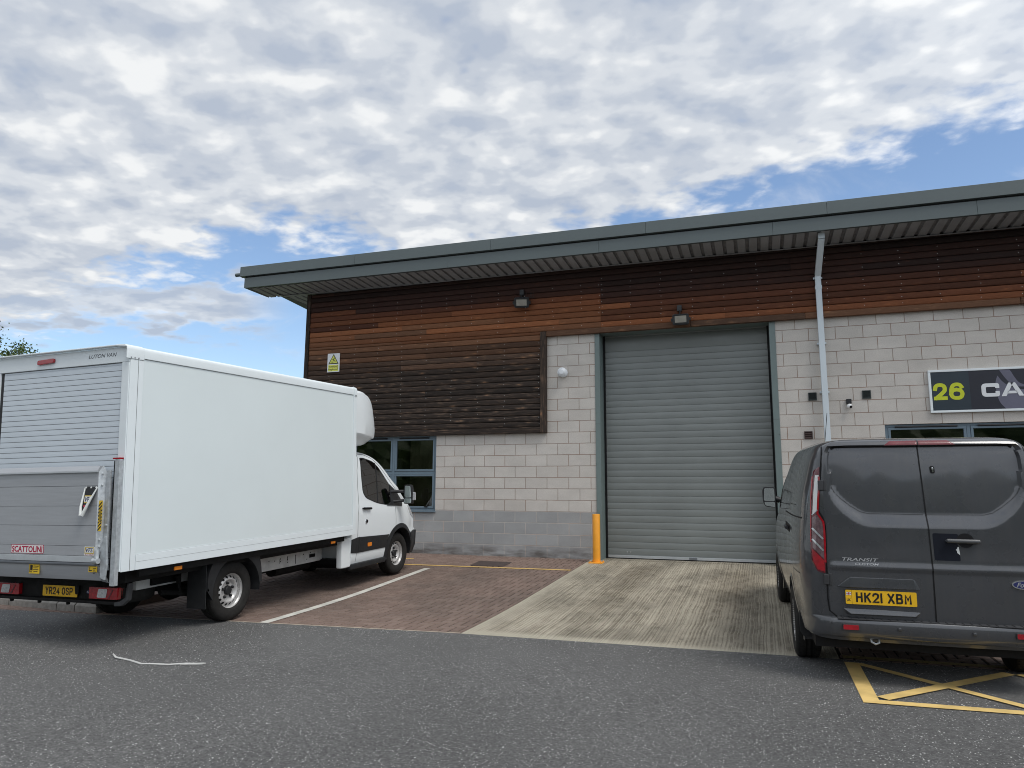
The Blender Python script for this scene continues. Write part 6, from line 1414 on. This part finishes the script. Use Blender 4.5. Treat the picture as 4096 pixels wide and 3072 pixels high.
# ------------------------------------------------------------------ sky, sun, camera
SUN_EL, SUN_AZ = 58.0, 62.0      # azimuth from -Y (towards the viewer) round to +X
def sky_world():
    w = bpy.data.worlds.new('World'); sc.world = w; w.use_nodes = True; t = w.node_tree; nd = t.nodes
    bg = nd['Background']
    def n(typ, **k):
        x = nd.new('ShaderNode'+typ)
        for a, b in k.items(): setattr(x, a, b)
        return x
    L = t.links.new
    def mth(op, a, b=0.0, c=0.0, clamp=False):
        x = n('Math', operation=op); x.use_clamp = clamp
        for i, v in enumerate((a, b, c)):
            if hasattr(v, 'is_output'): L(v, x.inputs[i])
            else: x.inputs[i].default_value = v
        return x.outputs[0]
    def mapr(v, a, b, c, d, smooth=True):
        x = n('MapRange'); x.interpolation_type = 'SMOOTHSTEP' if smooth else 'LINEAR'; L(v, x.inputs[0])
        for i, q in enumerate((a, b, c, d)): x.inputs[1+i].default_value = q
        return x.outputs[0]
    def noise(v, s, d, r=.55, dist=0):
        x = n('TexNoise'); x.inputs['Scale'].default_value = s; x.inputs['Detail'].default_value = d; x.inputs['Roughness'].default_value = r; x.inputs['Distortion'].default_value = dist; L(v, x.inputs['Vector']); return x.outputs['Fac']
    def mixc(a, b, f):
        x = n('Mix', data_type='RGBA'); 
        for s, v in ((x.inputs[0], f), (x.inputs[6], a), (x.inputs[7], b)):
            if hasattr(v, 'is_output'): L(v, s)
            else: s.default_value = v if not hasattr(v, '__len__') else tuple(v)+(1,)
        return x.outputs[2]
    sky = n('TexSky', sky_type='NISHITA'); sky.sun_disc = False; sky.sun_elevation = R(SUN_EL); sky.sun_rotation = R(180-SUN_AZ); sky.air_density = 1.0; sky.dust_density = .6; sky.ozone_density = 2.0
    tc = n('TexCoord'); vm = n('VectorMath', operation='NORMALIZE'); L(tc.outputs['Generated'], vm.inputs[0]); sp = n('SeparateXYZ'); L(vm.outputs[0], sp.inputs[0])
    X, Y, Z = sp.outputs
    el = mth('MULTIPLY', mth('ARCSINE', Z), 57.29578); az = mth('MULTIPLY', mth('ARCTAN2', X, Y), 57.29578)
    # a flat cloud deck overhead: project the view direction on to it
    iz = mth('DIVIDE', 1.0, mth('ADD', mth('MAXIMUM', Z, 0.0), .15)); cp = n('CombineXYZ'); L(mth('MULTIPLY', X, iz), cp.inputs[0]); L(mth('MULTIPLY', Y, iz), cp.inputs[1]); P = cp.outputs[0]
    rot = n('Mapping'); rot.inputs['Rotation'].default_value = (0,0,R(-18)); rot.inputs['Scale'].default_value = (.95,1.1,1); L(P, rot.inputs['Vector']); Q = rot.outputs[0]
    big = noise(Q, 1.9, 3, .5, .2); mid = noise(Q, 6.6, 3, .5, .15); fine = noise(Q, 17, 6, .55, .2)
    so_ = n('VectorMath', operation='ADD'); L(Q, so_.inputs[0]); so_.inputs[1].default_value = (.035, -.060, 0); mid2 = noise(so_.outputs[0], 6.6, 3, .5, .15); relief = mth('MULTIPLY', mth('SUBTRACT', mid, mid2), .36)
    # edge of the bank as an elevation that varies with azimuth; clear sky lies under it to the right and low left
    eb = n('FloatCurve'); L(mth('MULTIPLY_ADD', az, 1/360, .5), eb.inputs['Value']); c = eb.mapping.curves[0]
    pts = [(-180,6),(-75,4),(-60,7.5),(-54,10.5),(-48,15),(-43,17.5),(-38.5,19.6),(-33,18.6),(-27,17.4),(-17,18.8),(-8,21.2),(0,22.6),(8,23.4),(14,24.4),(20,24.6),(28,22),(50,12),(90,8),(180,6)]
    c.points[0].location = (0, 6/60); c.points[1].location = (1, 6/60)
    for a, e in pts[1:-1]: c.points.new(a/360+.5, e/60)
    for p_ in c.points: p_.handle_type = 'VECTOR'
    eb.mapping.update()
    d = mth('SUBTRACT', el, mth('MULTIPLY', eb.outputs[0], 60.0))
    d = mth('ADD', d, mth('MULTIPLY', mth('SUBTRACT', mid, .5), 9.0)); d = mth('ADD', d, mth('MULTIPLY', mth('SUBTRACT', fine, .5), 5.0))
    bank = mapr(d, -.8, 2.6, 0, 1)
    holes = mapr(mth('ADD', mth('MULTIPLY', big, .45), mth('MULTIPLY', mid, .55)), .315, .395, .0, 1)
    bank = mth('MULTIPLY', bank, mth('MULTIPLY_ADD', holes, .55, .45))
    # thin wisps in the clear part and a low bank on the left
    wisp = mth('MULTIPLY', mapr(noise(Q, 2.6, 7, .6, .8), .50, .72, 0, .75), mapr(el, 4, 12, .9, .5))
    lb = mth('ABSOLUTE', mth('SUBTRACT', el, mth('MULTIPLY_ADD', mth('ADD', az, 50), .10, 13.0))); lb = mth('ADD', lb, mth('MULTIPLY', mth('SUBTRACT', mid, .5), 7.0)); lb = mth('ADD', lb, mth('MULTIPLY', mth('SUBTRACT', fine, .5), 3.0))
    low = mth('MULTIPLY', mapr(lb, 2.6, .6, 0, .9), mapr(az, -36, -41.5, 0, 1))
    hz = mapr(el, 9, 1, 0, .75)
    cov = mth('MAXIMUM', mth('MAXIMUM', bank, wisp), mth('MAXIMUM', low, hz))
    # lit and shaded parts of the cloud deck
    sh = mth('ADD', relief, mth('ADD', mth('MULTIPLY', mid, .42), mth('ADD', mth('MULTIPLY', big, .36), mth('MULTIPLY', fine, .22))))
    r = n('ValToRGB'); e = r.color_ramp; e.interpolation = 'EASE'; L(sh, r.inputs[0])
    cols = [(.36,(2.85,3.22,3.85)),(.45,(3.40,3.70,4.18)),(.54,(4.15,4.38,4.70)),(.66,(5.4,5.5,5.58))]
    while len(e.elements) < 4: e.elements.new(.5)
    for x, (p_, q) in zip(e.elements, cols): x.position = p_; x.color = q+(1,)
    rim = mth('MULTIPLY', mapr(cov, .35, .95, 1, 0), .10)
    gain = mapr(mth('ADD', mth('MULTIPLY', X, math.sin(R(SUN_AZ))), mth('MULTIPLY', Y, -math.cos(R(SUN_AZ)))), -.6, .9, .96, 1.5)
    cl = n('VectorMath', operation='SCALE'); L(r.outputs[0], cl.inputs[0]); L(mth('ADD', gain, rim), cl.inputs['Scale'])
    hs = n('HueSaturation'); hs.inputs['Saturation'].default_value = 1.0; hs.inputs['Value'].default_value = 1.0; L(sky.outputs[0], hs.inputs['Color'])
    out = mixc(hs.outputs[0], cl.outputs[0], cov)
    L(out, bg.inputs[0]); bg.inputs[1].default_value = .14
sky_world()
sd = bpy.data.lights.new('sun', 'SUN'); sd.energy = 1.5; sd.angle = R(24); sd.color = (1.0,.96,.90)
so = bpy.data.objects.new('sun', sd); COL.objects.link(so)
dv = V((math.sin(R(SUN_AZ))*math.cos(R(SUN_EL)), -math.cos(R(SUN_AZ))*math.cos(R(SUN_EL)), math.sin(R(SUN_EL))))
so.rotation_euler = (-dv).to_track_quat('-Z', 'Y').to_euler(); so.location = (10,-20,30)

cd = bpy.data.cameras.new('camera'); co_ = bpy.data.objects.new('camera', cd); COL.objects.link(co_); sc.camera = co_
cd.sensor_width = 36; cd.sensor_fit = 'HORIZONTAL'; cd.lens = 2835.25/4096*36; cd.clip_end = 3000; cd.clip_start = .05
yaw, pitch, roll = .33437381, .15119239, .00519733
cy, sy, cp_, sp_, cr, sr = math.cos(yaw), math.sin(yaw), math.cos(pitch), math.sin(pitch), math.cos(roll), math.sin(roll)
f_ = V((-sy*cp_, cy*cp_, sp_)); r_ = V((cy, sy, 0)); u_ = r_.cross(f_)
r2, u2 = r_*cr+u_*sr, u_*cr-r_*sr
m = Matrix.Identity(4)
for i, v in enumerate((r2, u2, -f_, V((3.13577602,-13.7857008,1.28317846)))):
    for j in range(3): m[j][i] = v[j]
co_.matrix_world = m
vs = sc.view_settings; sc.display_settings.display_device = 'sRGB'
vs.view_transform = 'Standard'; vs.look = 'None'; vs.exposure = 0.30; vs.gamma = 1.0; vs.use_curve_mapping = False
sc.cycles.pixel_filter_type = 'BLACKMAN_HARRIS'; sc.cycles.filter_width = 1.0
sc.cycles.max_bounces = 8; sc.cycles.transparent_max_bounces = 12
